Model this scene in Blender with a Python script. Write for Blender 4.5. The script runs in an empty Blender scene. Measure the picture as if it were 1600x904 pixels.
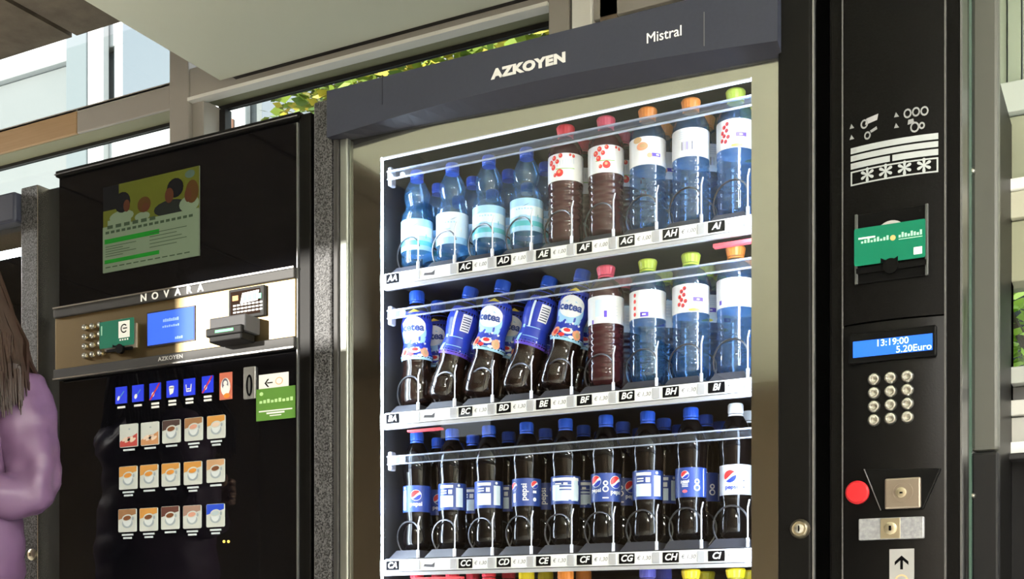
import bpy, bmesh, math, random
from mathutils import Vector, Matrix
random.seed(7)
sc = bpy.context.scene
COL = sc.collection
PI = math.pi

# ------------------------------------------------------------------ camera
F = 1900.0; HY = 985.0; CAMH = 0.72; CAMD = 2.1; PHI = math.radians(27.73)
CS, SN = math.cos(PHI), math.sin(PHI)
cam = bpy.data.cameras.new('camera'); camo = bpy.data.objects.new('camera', cam); COL.objects.link(camo)
camo.location = (0, -CAMD, CAMH); camo.rotation_euler = (PI/2, 0, PHI)
cam.sensor_width = 36; cam.lens = F/1600*36; cam.shift_y = (HY-452)/1600; cam.clip_start = .02
sc.camera = camo

# ------------------------------------------------------------------ world, sun, exposure
w = bpy.data.worlds.new('sky'); sc.world = w; w.use_nodes = True
bg = w.node_tree.nodes['Background']; bg.inputs[0].default_value = (.86, .93, 1, 1); bg.inputs[1].default_value = 1.9
sun = bpy.data.lights.new('sun', 'SUN'); sun.energy = 8.0; sun.angle = math.radians(.35); sun.color = (1, .95, .86)
suno = bpy.data.objects.new('sun', sun); COL.objects.link(suno)
SUND = Vector((.5, 1, -.15)).normalized()
suno.rotation_euler = SUND.to_track_quat('-Z', 'Y').to_euler(); suno.location = (-6, -9, 4)
vs = sc.view_settings
vs.view_transform = 'Standard'; vs.look = 'None'; vs.gamma = 1; vs.use_curve_mapping = False; vs.exposure = 0.42
FILL_W = 175.0       # watts of one added fill light
LED = 26.0         # emission of the cabinet light strips

# ------------------------------------------------------------------ helpers
def W(px, py, y):
    """photograph pixel -> (X, Z) on the real vertical plane at depth y"""
    t = (px-800)/F; D = y+CAMD
    X = D*(t*CS-SN)/(CS+t*SN); dep = -X*SN+D*CS
    return X, CAMH+(HY-py)*dep/F
def WX(px, y): return W(px, 500, y)[0]
def SZ(px, y):
    """metres per pixel (across, up) on that plane"""
    X = WX(px, y); dep = -X*SN+(y+CAMD)*CS
    return (WX(px+1, y)-WX(px-1, y))/2, dep/F

MATS = {}
def mat(name, col, rough=.5, metal=0, emit=None, estr=0, spec=.5, coat=0, noise=None, bump=None, trans=0):
    if name in MATS: return MATS[name]
    m = bpy.data.materials.new(name); m.use_nodes = True
    nt = m.node_tree; b = nt.nodes['Principled BSDF']
    c = (*col, 1); b.inputs['Base Color'].default_value = c
    b.inputs['Roughness'].default_value = rough; b.inputs['Metallic'].default_value = metal
    b.inputs['Specular IOR Level'].default_value = spec
    b.inputs['Coat Weight'].default_value = coat
    if emit: b.inputs['Emission Color'].default_value = (*emit, 1); b.inputs['Emission Strength'].default_value = estr
    if trans: b.inputs['Transmission Weight'].default_value = trans
    if noise or bump:
        tc = nt.nodes.new('ShaderNodeTexCoord')
    if noise:
        sc_, amt, col2 = noise[:3]
        mp = nt.nodes.new('ShaderNodeMapping'); mp.inputs['Scale'].default_value = noise[3] if len(noise) > 3 else (1, 1, 1)
        n = nt.nodes.new('ShaderNodeTexNoise'); n.inputs['Scale'].default_value = sc_; n.inputs['Detail'].default_value = 5
        r = nt.nodes.new('ShaderNodeValToRGB'); r.color_ramp.elements[0].position = .5-amt; r.color_ramp.elements[1].position = .5+amt
        r.color_ramp.elements[0].color = c; r.color_ramp.elements[1].color = (*col2, 1)
        nt.links.new(tc.outputs['Object'], mp.inputs[0]); nt.links.new(mp.outputs[0], n.inputs['Vector'])
        nt.links.new(n.outputs[0], r.inputs[0]); nt.links.new(r.outputs[0], b.inputs['Base Color'])
    if bump:
        n2 = nt.nodes.new('ShaderNodeTexNoise'); n2.inputs['Scale'].default_value = bump[0]; n2.inputs['Detail'].default_value = 3 if len(bump) < 4 else 1
        bp = nt.nodes.new('ShaderNodeBump'); bp.inputs['Strength'].default_value = bump[1]; bp.inputs['Distance'].default_value = bump[2]
        if len(bump) > 3:
            m3 = nt.nodes.new('ShaderNodeMapping'); m3.inputs['Scale'].default_value = bump[3]; m3.inputs['Rotation'].default_value = (.6, .5, .3)
            nt.links.new(tc.outputs['Object'], m3.inputs[0]); nt.links.new(m3.outputs[0], n2.inputs['Vector'])
        if len(bump) < 4: nt.links.new(tc.outputs['Object'], n2.inputs['Vector'])
        nt.links.new(n2.outputs[0], bp.inputs['Height'])
        nt.links.new(bp.outputs[0], b.inputs['Normal'])
    MATS[name] = m; return m
def clear(name, tint, ior=1.45, rough=.01, body=None, amt=0, gloss=(1, 1, 1)):
    """thin clear sheet: tinted see-through plus fresnel gloss, optionally a little milky body"""
    if name in MATS: return MATS[name]
    m = bpy.data.materials.new(name); m.use_nodes = True; nt = m.node_tree; nt.nodes.clear()
    o = nt.nodes.new('ShaderNodeOutputMaterial'); t = nt.nodes.new('ShaderNodeBsdfTransparent'); t.inputs[0].default_value = (*tint, 1)
    g = nt.nodes.new('ShaderNodeBsdfGlossy'); g.inputs['Roughness'].default_value = rough; g.inputs[0].default_value = (*gloss, 1)
    fr = nt.nodes.new('ShaderNodeFresnel')
    ge = nt.nodes.new('ShaderNodeNewGeometry'); mi = nt.nodes.new('ShaderNodeMix'); mi.data_type = 'FLOAT'   # a thin sheet reflects alike from both faces
    mi.inputs[2].default_value = ior; mi.inputs[3].default_value = 1/ior
    nt.links.new(ge.outputs['Backfacing'], mi.inputs[0]); nt.links.new(mi.outputs[0], fr.inputs[0])
    mx = nt.nodes.new('ShaderNodeMixShader'); base = t
    if body:
        d = nt.nodes.new('ShaderNodeBsdfDiffuse'); d.inputs[0].default_value = (*body, 1)
        m0 = nt.nodes.new('ShaderNodeMixShader'); m0.inputs[0].default_value = amt
        nt.links.new(t.outputs[0], m0.inputs[1]); nt.links.new(d.outputs[0], m0.inputs[2]); base = m0
    nt.links.new(fr.outputs[0], mx.inputs[0]); nt.links.new(base.outputs[0], mx.inputs[1]); nt.links.new(g.outputs[0], mx.inputs[2])
    nt.links.new(mx.outputs[0], o.inputs[0]); MATS[name] = m; return m

class MB:
    def __init__(s): s.v = []; s.f = []; s.m = []
    def add(s, vs_, fs, m=0):
        o = len(s.v); s.v += [tuple(p) for p in vs_]
        for f in fs: s.f.append([i+o for i in f]); s.m.append(m)
        return s
    def box(s, x0, x1, y0, y1, z0, z1, m=0):
        p = [(x0,y0,z0),(x1,y0,z0),(x1,y1,z0),(x0,y1,z0),(x0,y0,z1),(x1,y0,z1),(x1,y1,z1),(x0,y1,z1)]
        return s.add(p, [(0,3,2,1),(4,5,6,7),(0,1,5,4),(1,2,6,5),(2,3,7,6),(3,0,4,7)], m)
    def poly(s, pts, m=0): return s.add(pts, [list(range(len(pts)))], m)
    def prism(s, pts2, y0, y1, m=0):
        """outline in (x,z), counter-clockwise seen from the front, pushed from y0 (front) to y1"""
        n = len(pts2); a = [(x, y0, z) for x, z in pts2]; b = [(x, y1, z) for x, z in pts2]
        return s.add(a+b, [list(range(n)), list(range(2*n-1, n-1, -1))]+[((i+1) % n, i, n+i, n+(i+1) % n) for i in range(n)], m)
    def lathe(s, prof, n=24, m=0, c=(0, 0, 0), cap=True):
        o = len(s.v); k = len(prof)
        for r, z in prof:
            for i in range(n):
                a = 2*PI*i/n; s.v.append((c[0]+r*math.cos(a), c[1]+r*math.sin(a), c[2]+z))
        for j in range(k-1):
            for i in range(n):
                s.f.append([o+j*n+i, o+j*n+(i+1) % n, o+(j+1)*n+(i+1) % n, o+(j+1)*n+i]); s.m.append(m)
        if cap:
            s.f.append([o+i for i in range(n-1, -1, -1)]); s.m.append(m)
            s.f.append([o+(k-1)*n+i for i in range(n)]); s.m.append(m)
        return s
    def ylathe(s, prof, n, c, m=0):
        """profile (r, y): turned about an axis along y, y measured towards the viewer"""
        t = MB().lathe(prof, n)
        return s.add([(c[0]+x, c[1]-z, c[2]+y) for x, y, z in t.v], t.f, m)
    def tube(s, path, r, n=6, m=0, cap=True):
        path = [Vector(p) for p in path]; o = len(s.v); k = len(path)
        rr = r if isinstance(r, (list, tuple)) else [r]*k
        up = Vector((0, 0, 1)); prev = None
        for j in range(k):
            d = (path[min(j+1, k-1)]-path[max(j-1, 0)]).normalized()
            a = prev if prev is not None else (up if abs(d.z) < .9 else Vector((1, 0, 0)))
            u = (a-d*a.dot(d)).normalized(); prev = u; v_ = d.cross(u)
            for i in range(n):
                q = path[j]+(u*math.cos(2*PI*i/n)+v_*math.sin(2*PI*i/n))*rr[j]; s.v.append(tuple(q))
        for j in range(k-1):
            for i in range(n):
                s.f.append([o+j*n+i, o+j*n+(i+1) % n, o+(j+1)*n+(i+1) % n, o+(j+1)*n+i]); s.m.append(m)
        if cap:
            s.f.append([o+i for i in range(n-1, -1, -1)]); s.m.append(m)
            s.f.append([o+(k-1)*n+i for i in range(n)]); s.m.append(m)
        return s
    def text(s, txt, x, y, z, size, m=0, bold=0, ext=0, shear=0, align='CENTER', space=1, sx=1):
        vv, ff = text_geo(txt, size, bold, ext, shear, align, space)
        return s.add([(x+a*sx, y-c_, z+b) for a, b, c_ in vv], ff, m)
    def rrect(s, x0, x1, z0, z1, y0, y1, r, m=0, k=3):
        pts = []
        for cx, cz, a0 in ((x1-r, z0+r, -PI/2), (x1-r, z1-r, 0), (x0+r, z1-r, PI/2), (x0+r, z0+r, PI)):
            for i in range(k+1):
                a = a0+PI/2*i/k; pts.append((cx+r*math.cos(a), cz+r*math.sin(a)))
        return s.prism(pts, y0, y1, m)
    def ell(s, x, z, rx, rz, y, m=0, n=16, rot=0):
        c_, s_ = math.cos(rot), math.sin(rot)
        return s.poly([(x+rx*math.cos(2*PI*i/n)*c_-rz*math.sin(2*PI*i/n)*s_, y, z+rx*math.cos(2*PI*i/n)*s_+rz*math.sin(2*PI*i/n)*c_) for i in range(n)], m)
    def mesh(s, name, mats, smooth=False, angle=None):
        me = bpy.data.meshes.new(name); me.from_pydata(s.v, [], s.f); me.update()
        for x in (mats if isinstance(mats, (list, tuple)) else [mats]): me.materials.append(x)
        me.polygons.foreach_set('material_index', s.m)
        if smooth: me.polygons.foreach_set('use_smooth', [True]*len(s.f)); me.set_sharp_from_angle(angle=angle or math.radians(40))
        me.update(); return me
    def build(s, name, mats, parent=None, loc=(0, 0, 0), smooth=False, bevel=0, angle=None):
        return link(name, s.mesh(name, mats, smooth, angle), parent, loc, bevel)
def link(name, me, parent=None, loc=(0, 0, 0), bevel=0):
    o = bpy.data.objects.new(name, me); COL.objects.link(o); o.parent = parent; o.location = loc
    if bevel:
        b = o.modifiers.new('bevel', 'BEVEL'); b.width = bevel; b.segments = 2; b.limit_method = 'ANGLE'
    return o
TG = {}
def text_geo(txt, size, bold=0, ext=0, shear=0, align='CENTER', space=1):
    k = (txt, size, bold, ext, shear, align, space)
    if k in TG: return TG[k]
    c = bpy.data.curves.new('t', 'FONT'); c.body = txt; c.size = size; c.offset = bold; c.extrude = ext; c.shear = shear
    c.align_x = align; c.align_y = 'CENTER'; c.resolution_u = 3; c.space_character = space
    o = bpy.data.objects.new('t', c); COL.objects.link(o)
    dg = bpy.context.evaluated_depsgraph_get(); e = o.evaluated_get(dg); me = e.to_mesh()
    r = ([tuple(v.co) for v in me.vertices], [list(p.vertices) for p in me.polygons])
    e.to_mesh_clear(); bpy.data.objects.remove(o); bpy.data.curves.remove(c); TG[k] = r; return r
def tag(o, label=None, cat=None, group=None, kind=None):
    if label: o['label'] = label
    if cat: o['category'] = cat
    if group: o['group'] = group
    if kind: o['kind'] = kind
    return o
def empty(name, loc, rz=0):
    o = bpy.data.objects.new(name, None); COL.objects.link(o); o.location = loc; o.rotation_euler.z = rz; o.empty_display_size = .05; return o
def struct(o): o['kind'] = 'structure'; return o

# ------------------------------------------------------------------ materials
M_conc = mat('concrete_brown', (.08, .063, .046), .9, noise=(9, .25, (.17, .14, .105)), bump=(40, .4, .004))
M_soff = mat('soffit_paint', (.77, .80, .68), .75, noise=(2, .3, (.79, .82, .70)))
M_wall = mat('wall_brown', (.2, .15, .1), .8, noise=(3, .3, (.26, .2, .14)))
M_floor = mat('floor_stone', (.72, .70, .65), .5, noise=(4, .3, (.77, .75, .7)))
M_frame = mat('frame_beige', (.36, .345, .32), .45, noise=(5, .3, (.39, .375, .35)))
M_frame2 = mat('frame_green_shade', (.30, .30, .19), .6)  # olive puts the green-lit shade of the head undersides into the colour
M_warm = mat('frame_warm_lit', (.46, .31, .17), .5, noise=(6, .3, (.40, .26, .13), (1, 6, 20)))
M_white = mat('white_paint', (.85, .86, .84), .5)
M_gask = mat('gasket_black', (.012, .012, .014), .5)
M_dark = mat('dado_dark', (.006, .006, .007), .5, spec=.2)
M_pier = mat('pier_grey', (.054, .057, .051), .4, noise=(3, .3, (.066, .068, .061)))
M_pane = clear('window_glass', (.95, .98, .97), 1.45)
M_blk = mat('black_satin', (.003, .0028, .0028), .42, spec=.13)
M_spk = mat('black_powder_coat', (.006, .006, .007), .42, spec=.3, noise=(330, .1, (.10, .10, .105)), bump=(330, .9, .0012))
M_panelblk = mat('panel_black', (.0022, .002, .002), .45, spec=.08, noise=(260, .2, (.0045, .0042, .0042)), bump=(300, .35, .0006))
M_gloss = mat('black_glass', (.003, .003, .004), .03, spec=.36)
M_head = mat('header_grey', (.029, .033, .052), .42, spec=.3, noise=(160, .3, (.033, .037, .058)))
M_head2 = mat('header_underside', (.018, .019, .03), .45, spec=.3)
M_steel = mat('steel', (.55, .55, .52), .28, 1)
M_brass = mat('lock_metal', (.48, .43, .32), .34, 1)
M_brush = mat('brushed_panel', (.31, .235, .125), .36, 1, noise=(60, .3, (.29, .22, .115), (1, 1, 12)))
M_bar = mat('bar_grey', (.035, .034, .034), .5, spec=.3)
M_chrome = mat('trim_silver', (.8, .78, .74), .25, 1)
M_mirror = mat('door_border_mirror', (.40, .385, .345), .07, 1)
M_glass = clear('door_glass', (.97, .98, .98), 1.35, .005)
M_led = mat('led_strip', (1, 1, 1), .4, emit=(.72, .84, 1), estr=LED)
M_liner = mat('cabinet_liner', (.02, .02, .022), .5)
M_tray = mat('tray_black', (.022, .022, .026), .45)
M_ramp = mat('ramp_grey', (.035, .035, .045), .4)
M_strip = mat('price_strip_white', (.85, .86, .9), .4)
M_stripg = mat('price_strip_grey', (.42, .42, .45), .4)
M_ink = mat('print_black', (.004, .004, .005), .6, spec=.02)
M_inkg = mat('print_grey', (.35, .35, .38), .5)
M_inkp = mat('print_price', (.07, .07, .08), .5)
M_inkw = mat('print_white', (.86, .87, .87), .5)
M_wire = mat('spiral_wire', (.10, .10, .11), .3, .8)
M_pin = mat('pin_pale', (.6, .6, .64), .35, .5)
M_acr = clear('acrylic', (.86, .9, .95), 1.5, .05, body=(.8, .85, .95), amt=.015)
M_acr2 = clear('acrylic_edge', (.8, .85, .95), 1.5, .08, body=(.8, .86, 1), amt=.3)
M_lcd = mat('lcd_blue', (.01, .05, .4), .2, emit=(.012, .16, .9), estr=.95)
M_lcdt = mat('lcd_text', (.5, .7, 1), .3, emit=(.45, .68, 1), estr=1.0)
M_lcd2 = mat('lcd_blue_soft', (.03, .08, .5), .2, emit=(.04, .12, .8), estr=.8)
M_green = mat('card_green', (.003, .155, .085), .4, spec=.2)
M_green2 = mat('card_green_dark', (.006, .15, .095), .4, spec=.3)
M_red = mat('button_red', (.48, .016, .022), .4, spec=.3)
M_lime = mat('sticker_lime', (.105, .26, .04), .5, spec=.3)

# ------------------------------------------------------------------ setting
YF = .95                                                # face of the window frames
SOFZ = 2.49; CONZ = 2.83
SOFX = WX(344, YF-.02)
floor = struct(MB().box(-7, 4, -6.4, 1.2, -.1, 0).build('floor', M_floor))
# concrete ceiling cast in boards, joints recessed
ceil = struct(MB().box(-7, 4, -6.4, 1.0, CONZ+.03, CONZ+.2).build('ceiling', M_conc))
def WZ(px, py, z):
    dep = (z-CAMH)*F/(HY-py); r = (px-800)/F*dep
    return r*CS-dep*SN, r*SN+dep*CS-CAMD
xj = WZ(111, 54, CONZ)[0]
edges = [xj-2.4, xj-1.2, xj, xj+1.2, xj+2.4]
edges = [-7]+[e for e in edges if -6.9 < e < SOFX]+[SOFX+.1]
for a, b in zip(edges[:-1], edges[1:]):
    MB().box(a+.012, b-.012, -6.4, 1.0, CONZ, CONZ+.03).build('concrete_panel', M_conc, ceil)
struct(MB().box(SOFX, 4, -6.4, YF-.02, SOFZ, CONZ).build('ceiling_bulkhead', M_soff, bevel=.004))
struct(MB().box(-7.1, -7, -6.4, 1.2, 0, 2.9).build('wall_left', M_wall))
struct(MB().box(4, 4.1, -6.4, 1.2, 0, 2.9).build('wall_right', mat('wall_cream', (.62, .6, .52), .8)))
# wall behind the camera, with one small clerestory opening that lets the low sun in
wf = MB(); ox0, ox1, oz0, oz1 = -5.21, -4.66, 2.285, 2.50
wf.box(-7, ox0, -6.55, -6.4, 0, 2.9).box(ox1, 4, -6.55, -6.4, 0, 2.9).box(ox0, ox1, -6.55, -6.4, 0, oz0).box(ox0, ox1, -6.55, -6.4, oz1, 2.9)
struct(wf.build('wall_front', M_wall))

# window wall: levels read off the left bay
def zl(px, py, y=YF): return W(px, py, y)[1]
z_tt = (zl(0, 203)+zl(265, 128))/2; z_tb = (zl(0, 245)+zl(265, 165))/2
YG = YF+.10
z_gh = (zl(0, 262, YG)+zl(258, 193, YG))/2
xm0, xm1 = WX(266, YF), WX(296, YF)        # main mullion
xp0, xp1 = WX(858, YF), WX(927, YF)        # double post
struct(MB().box(-7, -.5, YF, YF+.25, 0, 1.3).box(-.5, 4, YF, YF+.25, 0, 1.1).build('wall_back', M_frame))
struct(MB().box(xm0, xm1, YF-.005, YG+.03, 1.3, CONZ).build('trim_1', M_frame, bevel=.004))
o = struct(MB().box(xp0, xp1-.07, YF-.005, YG+.03, 1.3, CONZ).build('trim_2', M_frame, bevel=.004))
MB().box(xp1-.06, xp1, YF-.012, YG+.03, 1.3, CONZ).build('post_strip', M_white, o, bevel=.003)
# transoms: orange-brown painted on the left for warm reflected light, beige near the mullion
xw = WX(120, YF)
t3 = struct(MB().box(-7, xw, YF, YF+.012, z_tb+.001, z_tt).build('trim_3', M_warm, bevel=.004))
MB().box(xw, xm0, YF, YF+.012, z_tb, z_tt).build('transom_face', M_frame, t3, bevel=.004)
MB().add([(-7, YF+.010, z_tb), (xm0, YF+.010, z_tb), (xm0, YG, z_gh), (-7, YG, z_gh), (-7, YF+.010, z_tb+.03), (xm0, YF+.010, z_tb+.03), (xm0, YG, z_gh+.05), (-7, YG, z_gh+.05)], [(3, 2, 1, 0), (4, 5, 6, 7), (0, 1, 5, 4), (1, 2, 6, 5), (2, 3, 7, 6), (3, 0, 4, 7)]).build('transom_soffit', M_frame2, t3)
MB().box(-7, xm0, YG, YG+.02, z_gh+.045, z_tt).build('transom_back', M_frame, t3)
MB().box(-7, xm0, YF, YG+.02, z_tt-.01, z_tt).build('transom_top', M_frame, t3)
MB().box(-7, xm0, YG-.006, YG+.01, z_gh-.012, z_gh).build('gasket', M_gask, t3)
# right bays
z_rl = zl(717, 45); z_rg = zl(717, 70, YG); z_rb = zl(717, 78, YG)
t4 = struct(MB().box(xm1, xp0, YF, YF+.03, z_rl+.004, SOFZ+.08).build('trim_4', M_frame, bevel=.003))
MB().box(xm1, xp0, YF-.012, YF+.03, z_rl-.006, z_rl+.006).build('rail_lip', M_white, t4, bevel=.002)
MB().add([(xm1+.04, YF+.005, z_rl-.004), (xp0, YF+.005, z_rl-.004), (xp0, YG, z_rg), (xm1+.04, YG, z_rg), (xm1+.04, YF+.005, z_rl+.03), (xp0, YF+.005, z_rl+.03), (xp0, YG, z_rg+.06), (xm1+.04, YG, z_rg+.06)], [(3, 2, 1, 0), (4, 5, 6, 7), (0, 1, 5, 4), (1, 2, 6, 5), (2, 3, 7, 6), (3, 0, 4, 7)]).build('head_soffit', M_frame2, t4)
MB().box(xm1+.04, xp0-.03, YG-.004, YG+.012, z_rb, z_rg).build('gasket', M_gask, t4)
MB().box(xm1, xm1+.05, YF+.012, YG+.03, 1.3, z_rl).build('jamb', M_frame, t4, bevel=.003)
MB().box(xm1+.05, xm1+.075, YG-.012, YG+.02, 1.3, z_rb).build('gasket', M_gask, t4)
MB().box(xp0-.04, xp0-.02, YG-.01, YG+.03, 1.3, z_rb).build('jamb', M_gask, t4)
MB().box(SOFX+.05, 4, YF-.019, YF-.002, SOFZ+.002, SOFZ+.02).build('shadow_gap', M_gask, t4)
t5 = struct(MB().box(xp1, -.5, YF, YF+.09, SOFZ-.10, SOFZ+.08).build('trim_5', M_frame, bevel=.003))
MB().box(xp1, -.5, YF-.01, YF+.05, 2.20, 2.235).build('rail_lip', M_frame, t5, bevel=.002)
MB().box(xp1+.02, xp1+.07, YF, YG+.03, 1.3, SOFZ).build('jamb', mat('frame_dark', (.16, .12, .09), .5), t5)
MB().box(xp1+.07, -.5, YG, YG+.02, 1.3, SOFZ).build('blind', mat('blind_brown', (.17, .14, .11), .7), t5)
for i, (a, b, z0, z1) in enumerate(((-7, xm0, z_tt, CONZ), (-7, xm0, 1.3, z_gh-.012), (xm1+.05, xp0-.03, 1.3, z_rb))):
    struct(MB().box(a, b, YG+.002, YG+.008, z0, z1).build('window_%d' % (i+1), M_pane))

# far right: pier and window bay modelled in place of a machine-glass reflection
xr = -.262
pier = struct(MB().box(xr, WX(1560, .02), .02, .05, 1.015, SOFZ).build('trim_6', M_pier, bevel=.006))
MB().box(xr, WX(1560, .02), .02, .05, 0, 1.012).build('pier_base', M_dark, pier, bevel=.004)
MB().box(xr-.002, xr+.002, .008, .02, 0, SOFZ).build('glass_edge', mat('edge_green', (.05, .09, .075), .15), pier)
for py in (265, 773):
    X, Z = W(1519, py, .01); MB().ylathe([(.0045, 0), (.0045, .006), (.002, .009)], 10, (X, .02, Z)).build('screw', M_steel, pier, smooth=True)
YR = .80
def zr(py): return W(1582, py, YR)[1]
x0r, x1r = WX(1530, YR), 1.6
bay = struct(MB().box(x0r, x1r, YR, YR+.1, 0, zr(722)).build('trim_7', M_dark))
for nm, a, b, m_, dy in (('ledge', 722, 712, M_gask, -.05), ('sill', 712, 692, M_white, -.02), ('slat', 692, 652, mat('slat_grey', (.42, .42, .4), .5), 0), ('slat', 650, 626, mat('slat_pale', (.55, .55, .53), .5), -.01),
                         ('recess', 626, 600, mat('recess_grey', (.12, .12, .12), .6), .03), ('sash', 600, 574, mat('sash_grey', (.4, .42, .4), .4), -.01),
                         ('head', 440, 346, mat('head_olive', (.3, .31, .22), .6), 0), ('head', 344, 302, mat('head_pale', (.5, .5, .4), .6), -.015), ('rail', 302, 284, M_white, -.025),
                         ('panel', 284, 182, mat('panel_olive', (.29, .31, .23), .6), 0), ('rail', 180, 132, mat('rail_pale', (.46, .52, .5), .5), -.02)):
    MB().box(x0r, x1r, YR+dy, YR+.1, zr(a), zr(b)).build(nm, m_, bay, bevel=.003)
zc = zr(131)
for i in range(40):
    xx = x0r+i*.03
    MB().box(xx, xx+.026, YR+(.006 if i % 2 else 0), YR+.05, zc, SOFZ).build('cladding_board', mat('cladding_green', (.3, .36, .29), .6), bay)
struct(MB().box(x0r, x1r, YR+.06, YR+.066, zr(574), zr(440)).build('window_4', M_pane))

# ------------------------------------------------------------------ outdoors
struct(MB().box(-30, 20, 1.2, 40, -.3, -.2).build('ground', mat('paving', (.4, .4, .38), .9, noise=(3, .3, (.5, .5, .47)))))
M_fac = mat('facade_grey', (.15, .165, .165), .8, noise=(1.5, .3, (.18, .19, .19)))
M_bwhite = mat('facade_white', (.5, .51, .5), .6)
YB = 4.6
fz1 = (zl(0, 135, YB)+zl(120, 96, YB))/2
bld = empty('office_building', (-9, YB, -.2))
def bpart(nm, m_, a, b, y0, y1, z0, z1): return MB().box(a+9, b+9, y0-YB, y1-YB, z0+.2, z1+.2).build(nm, m_, bld, bevel=.01)
xa, xb, xc, xd = WX(122, YB), WX(157, YB), WX(182, YB), WX(262, YB)
bpart('wall', M_fac, -18, 2.5, YB, YB+4, -.2, fz1)
bpart('parapet', M_bwhite, -18, 2.5, YB-.06, YB+.1, fz1, fz1+.5)
bpart('pilaster', mat('pilaster_grey', (.12, .145, .155), .7), xa, xa+.22, YB-.12, YB, -.2, fz1+1.2)
bpart('column', M_bwhite, xb, xc, YB-.13, YB-.07, -.2, fz1+1.6)
M_bwin = mat('window_blue_grey', (.10, .125, .15), .3)
zw = W(225, 160, YB)[1]
wf_ = bpart('window', M_bwhite, xc+.02, xd+.5, YB-.05, YB, zw-.1, fz1+.55)
MB().box(xc+9.14, xd+9.36, -.075, -.062, zw+.1, fz1+.42).build('pane', M_bwin, wf_)
zl0 = W(210, 240, YB)[1]; zl1 = W(210, 205, YB)[1]
wg = bpart('window', M_bwhite, xb-.05, xd+.1, YB-.07, YB-.01, zl0-.8, zl1+.1)
MB().box(xb+9.4, xd+8.98, -.085, -.065, zl0-.6, zl1-.12).build('pane', mat('blind_terracotta', (.26, .12, .07), .7), wg)
for a, b in ((335, 395), (420, 500)):
    g = bpart('window', M_bwhite if a < 400 else mat('curtain_blue', (.09, .11, .135), .6), WX(a, YB), WX(b, YB), YB-.08, YB-.02, .9, W(a, 165, YB)[1])
    MB().box(WX(a, YB)+9.1, WX(b, YB)+8.9, -.10, -.075, 1.2, W(a, 182, YB)[1]+.1).build('pane', mat('blind_terracotta', (.26, .12, .07), .7) if a < 400 else M_bwin, g)
tag(bld, 'pale grey building with white columns seen outside through the windows', 'building')

LEAF = [mat('leaf_%d' % i, c, .5) for i, c in enumerate(((.20, .28, .035), (.5, .43, .05), (.07, .13, .02), (.6, .48, .08)))]
SHRUB = [mat('shrub_leaf_%d' % i, c, .5) for i, c in enumerate(((.36, .58, .07), (.2, .4, .05), (.5, .7, .12), (.12, .26, .04)))]
def foliage(name, label, c, rad, n, size, trunk_z, LEAF=LEAF):
    root = empty(name, (c[0], c[1], -.2))
    mb = MB(); rnd = random.Random(len(name)+n)
    for _ in range(n):
        while True:
            p = Vector((rnd.uniform(-1, 1), rnd.uniform(-1, 1), rnd.uniform(-1, 1)))
            if p.length < 1: break
        q = Vector((p.x*rad[0], p.y*rad[1], c[2]+.2+p.z*rad[2])); s = size*rnd.uniform(.6, 1.3)
        rot = Matrix.Rotation(rnd.uniform(0, 6.28), 3, 'Z') @ Matrix.Rotation(rnd.uniform(-1.2, 1.2), 3, 'X')
        pts = [rot @ Vector(v)*s+q for v in ((-.5, 0, 0), (-.1, .3, .05), (.5, 0, .12), (-.1, -.3, .05))]
        mb.add(pts, [(0, 1, 2), (0, 2, 3)], rnd.choice((0, 0, 1, 2, 3, 0)) if 'yellow' in label else rnd.choice((0, 2, 0)))
    fo = mb.build('foliage', LEAF, root); fo['kind'] = 'stuff'
    t = MB(); t.tube([(0, 0, 0), (.05, 0, trunk_z*.5), (0, .03, c[2]+.2)], [.1, .08, .04], 8)
    for k in range(7):
        a = k*.9; t.tube([(0, .02, c[2]*(.5+.07*k)), (rad[0]*.7*math.cos(a), rad[1]*.7*math.sin(a), c[2]+.2+rad[2]*.4*math.sin(k*2))], [.03, .01], 6)
    t.build('trunk', mat('bark', (.08, .06, .045), .9), root)
    return tag(root, label, 'tree')
X1, Z1 = W(690, 110, 3.6)
foliage('leafy_tree', 'yellow green tree in sunlight outside behind the glass-fronted drinks machine', (X1+.1, 3.7, Z1-.35), (1.45, .55, .95), 11000, .085, 1.2)
X2, Z2 = W(1590, 505, 2.4)
foliage('leafy_shrub', 'bright green shrub modelled for leaves reflected at the far right', (X2+.25, 2.5, Z2), (.55, .3, .5), 1500, .07, .8, SHRUB)
MB().box(X2-1.2, X2+2, 3.3, 3.4, -.2, 2.3).build('screen_wall', mat('hedge_dark', (.02, .03, .03), .9))
tag(bpy.data.objects['screen_wall'], 'dark backdrop of the reflected view behind the shrub at the far right', 'screen')

# ------------------------------------------------------------------ unseen fill lights, added to brighten the room
def fill_light(x, y, z, label):
    r = empty('fill_light_panel', (x, y, z))
    MB().box(-.62, .62, -.32, -.30, -.05, 0).box(-.62, .62, .30, .32, -.05, 0).box(-.62, -.60, -.3, .3, -.05, 0).box(.60, .62, -.3, .3, -.05, 0).box(-.62, .62, -.32, .32, -.012, 0).build('housing', M_white, r)
    L = bpy.data.lights.new('lamp', 'AREA'); L.shape = 'RECTANGLE'; L.size = 1.16; L.size_y = .56; L.energy = FILL_W; L.color = (1, .97, .92)
    lo = bpy.data.objects.new('lamp', L); COL.objects.link(lo); lo.parent = r; lo.location = (0, 0, -.03)
    tag(r, label, 'lamp', 'unseen fill lights added to the room')
for x, y, z, l in ((2.7, -.9, SOFZ, 'added ceiling fill light nearest the window wall on the right'), (2.7, -3.0, SOFZ, 'added ceiling fill light in the middle of the right side'),
                   (1.6, -5.3, SOFZ, 'added ceiling fill light behind the viewer on the right'), (-6.2, -.7, CONZ, 'added ceiling fill light nearest the left wall')):
    fill_light(x, y, z, l)

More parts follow.
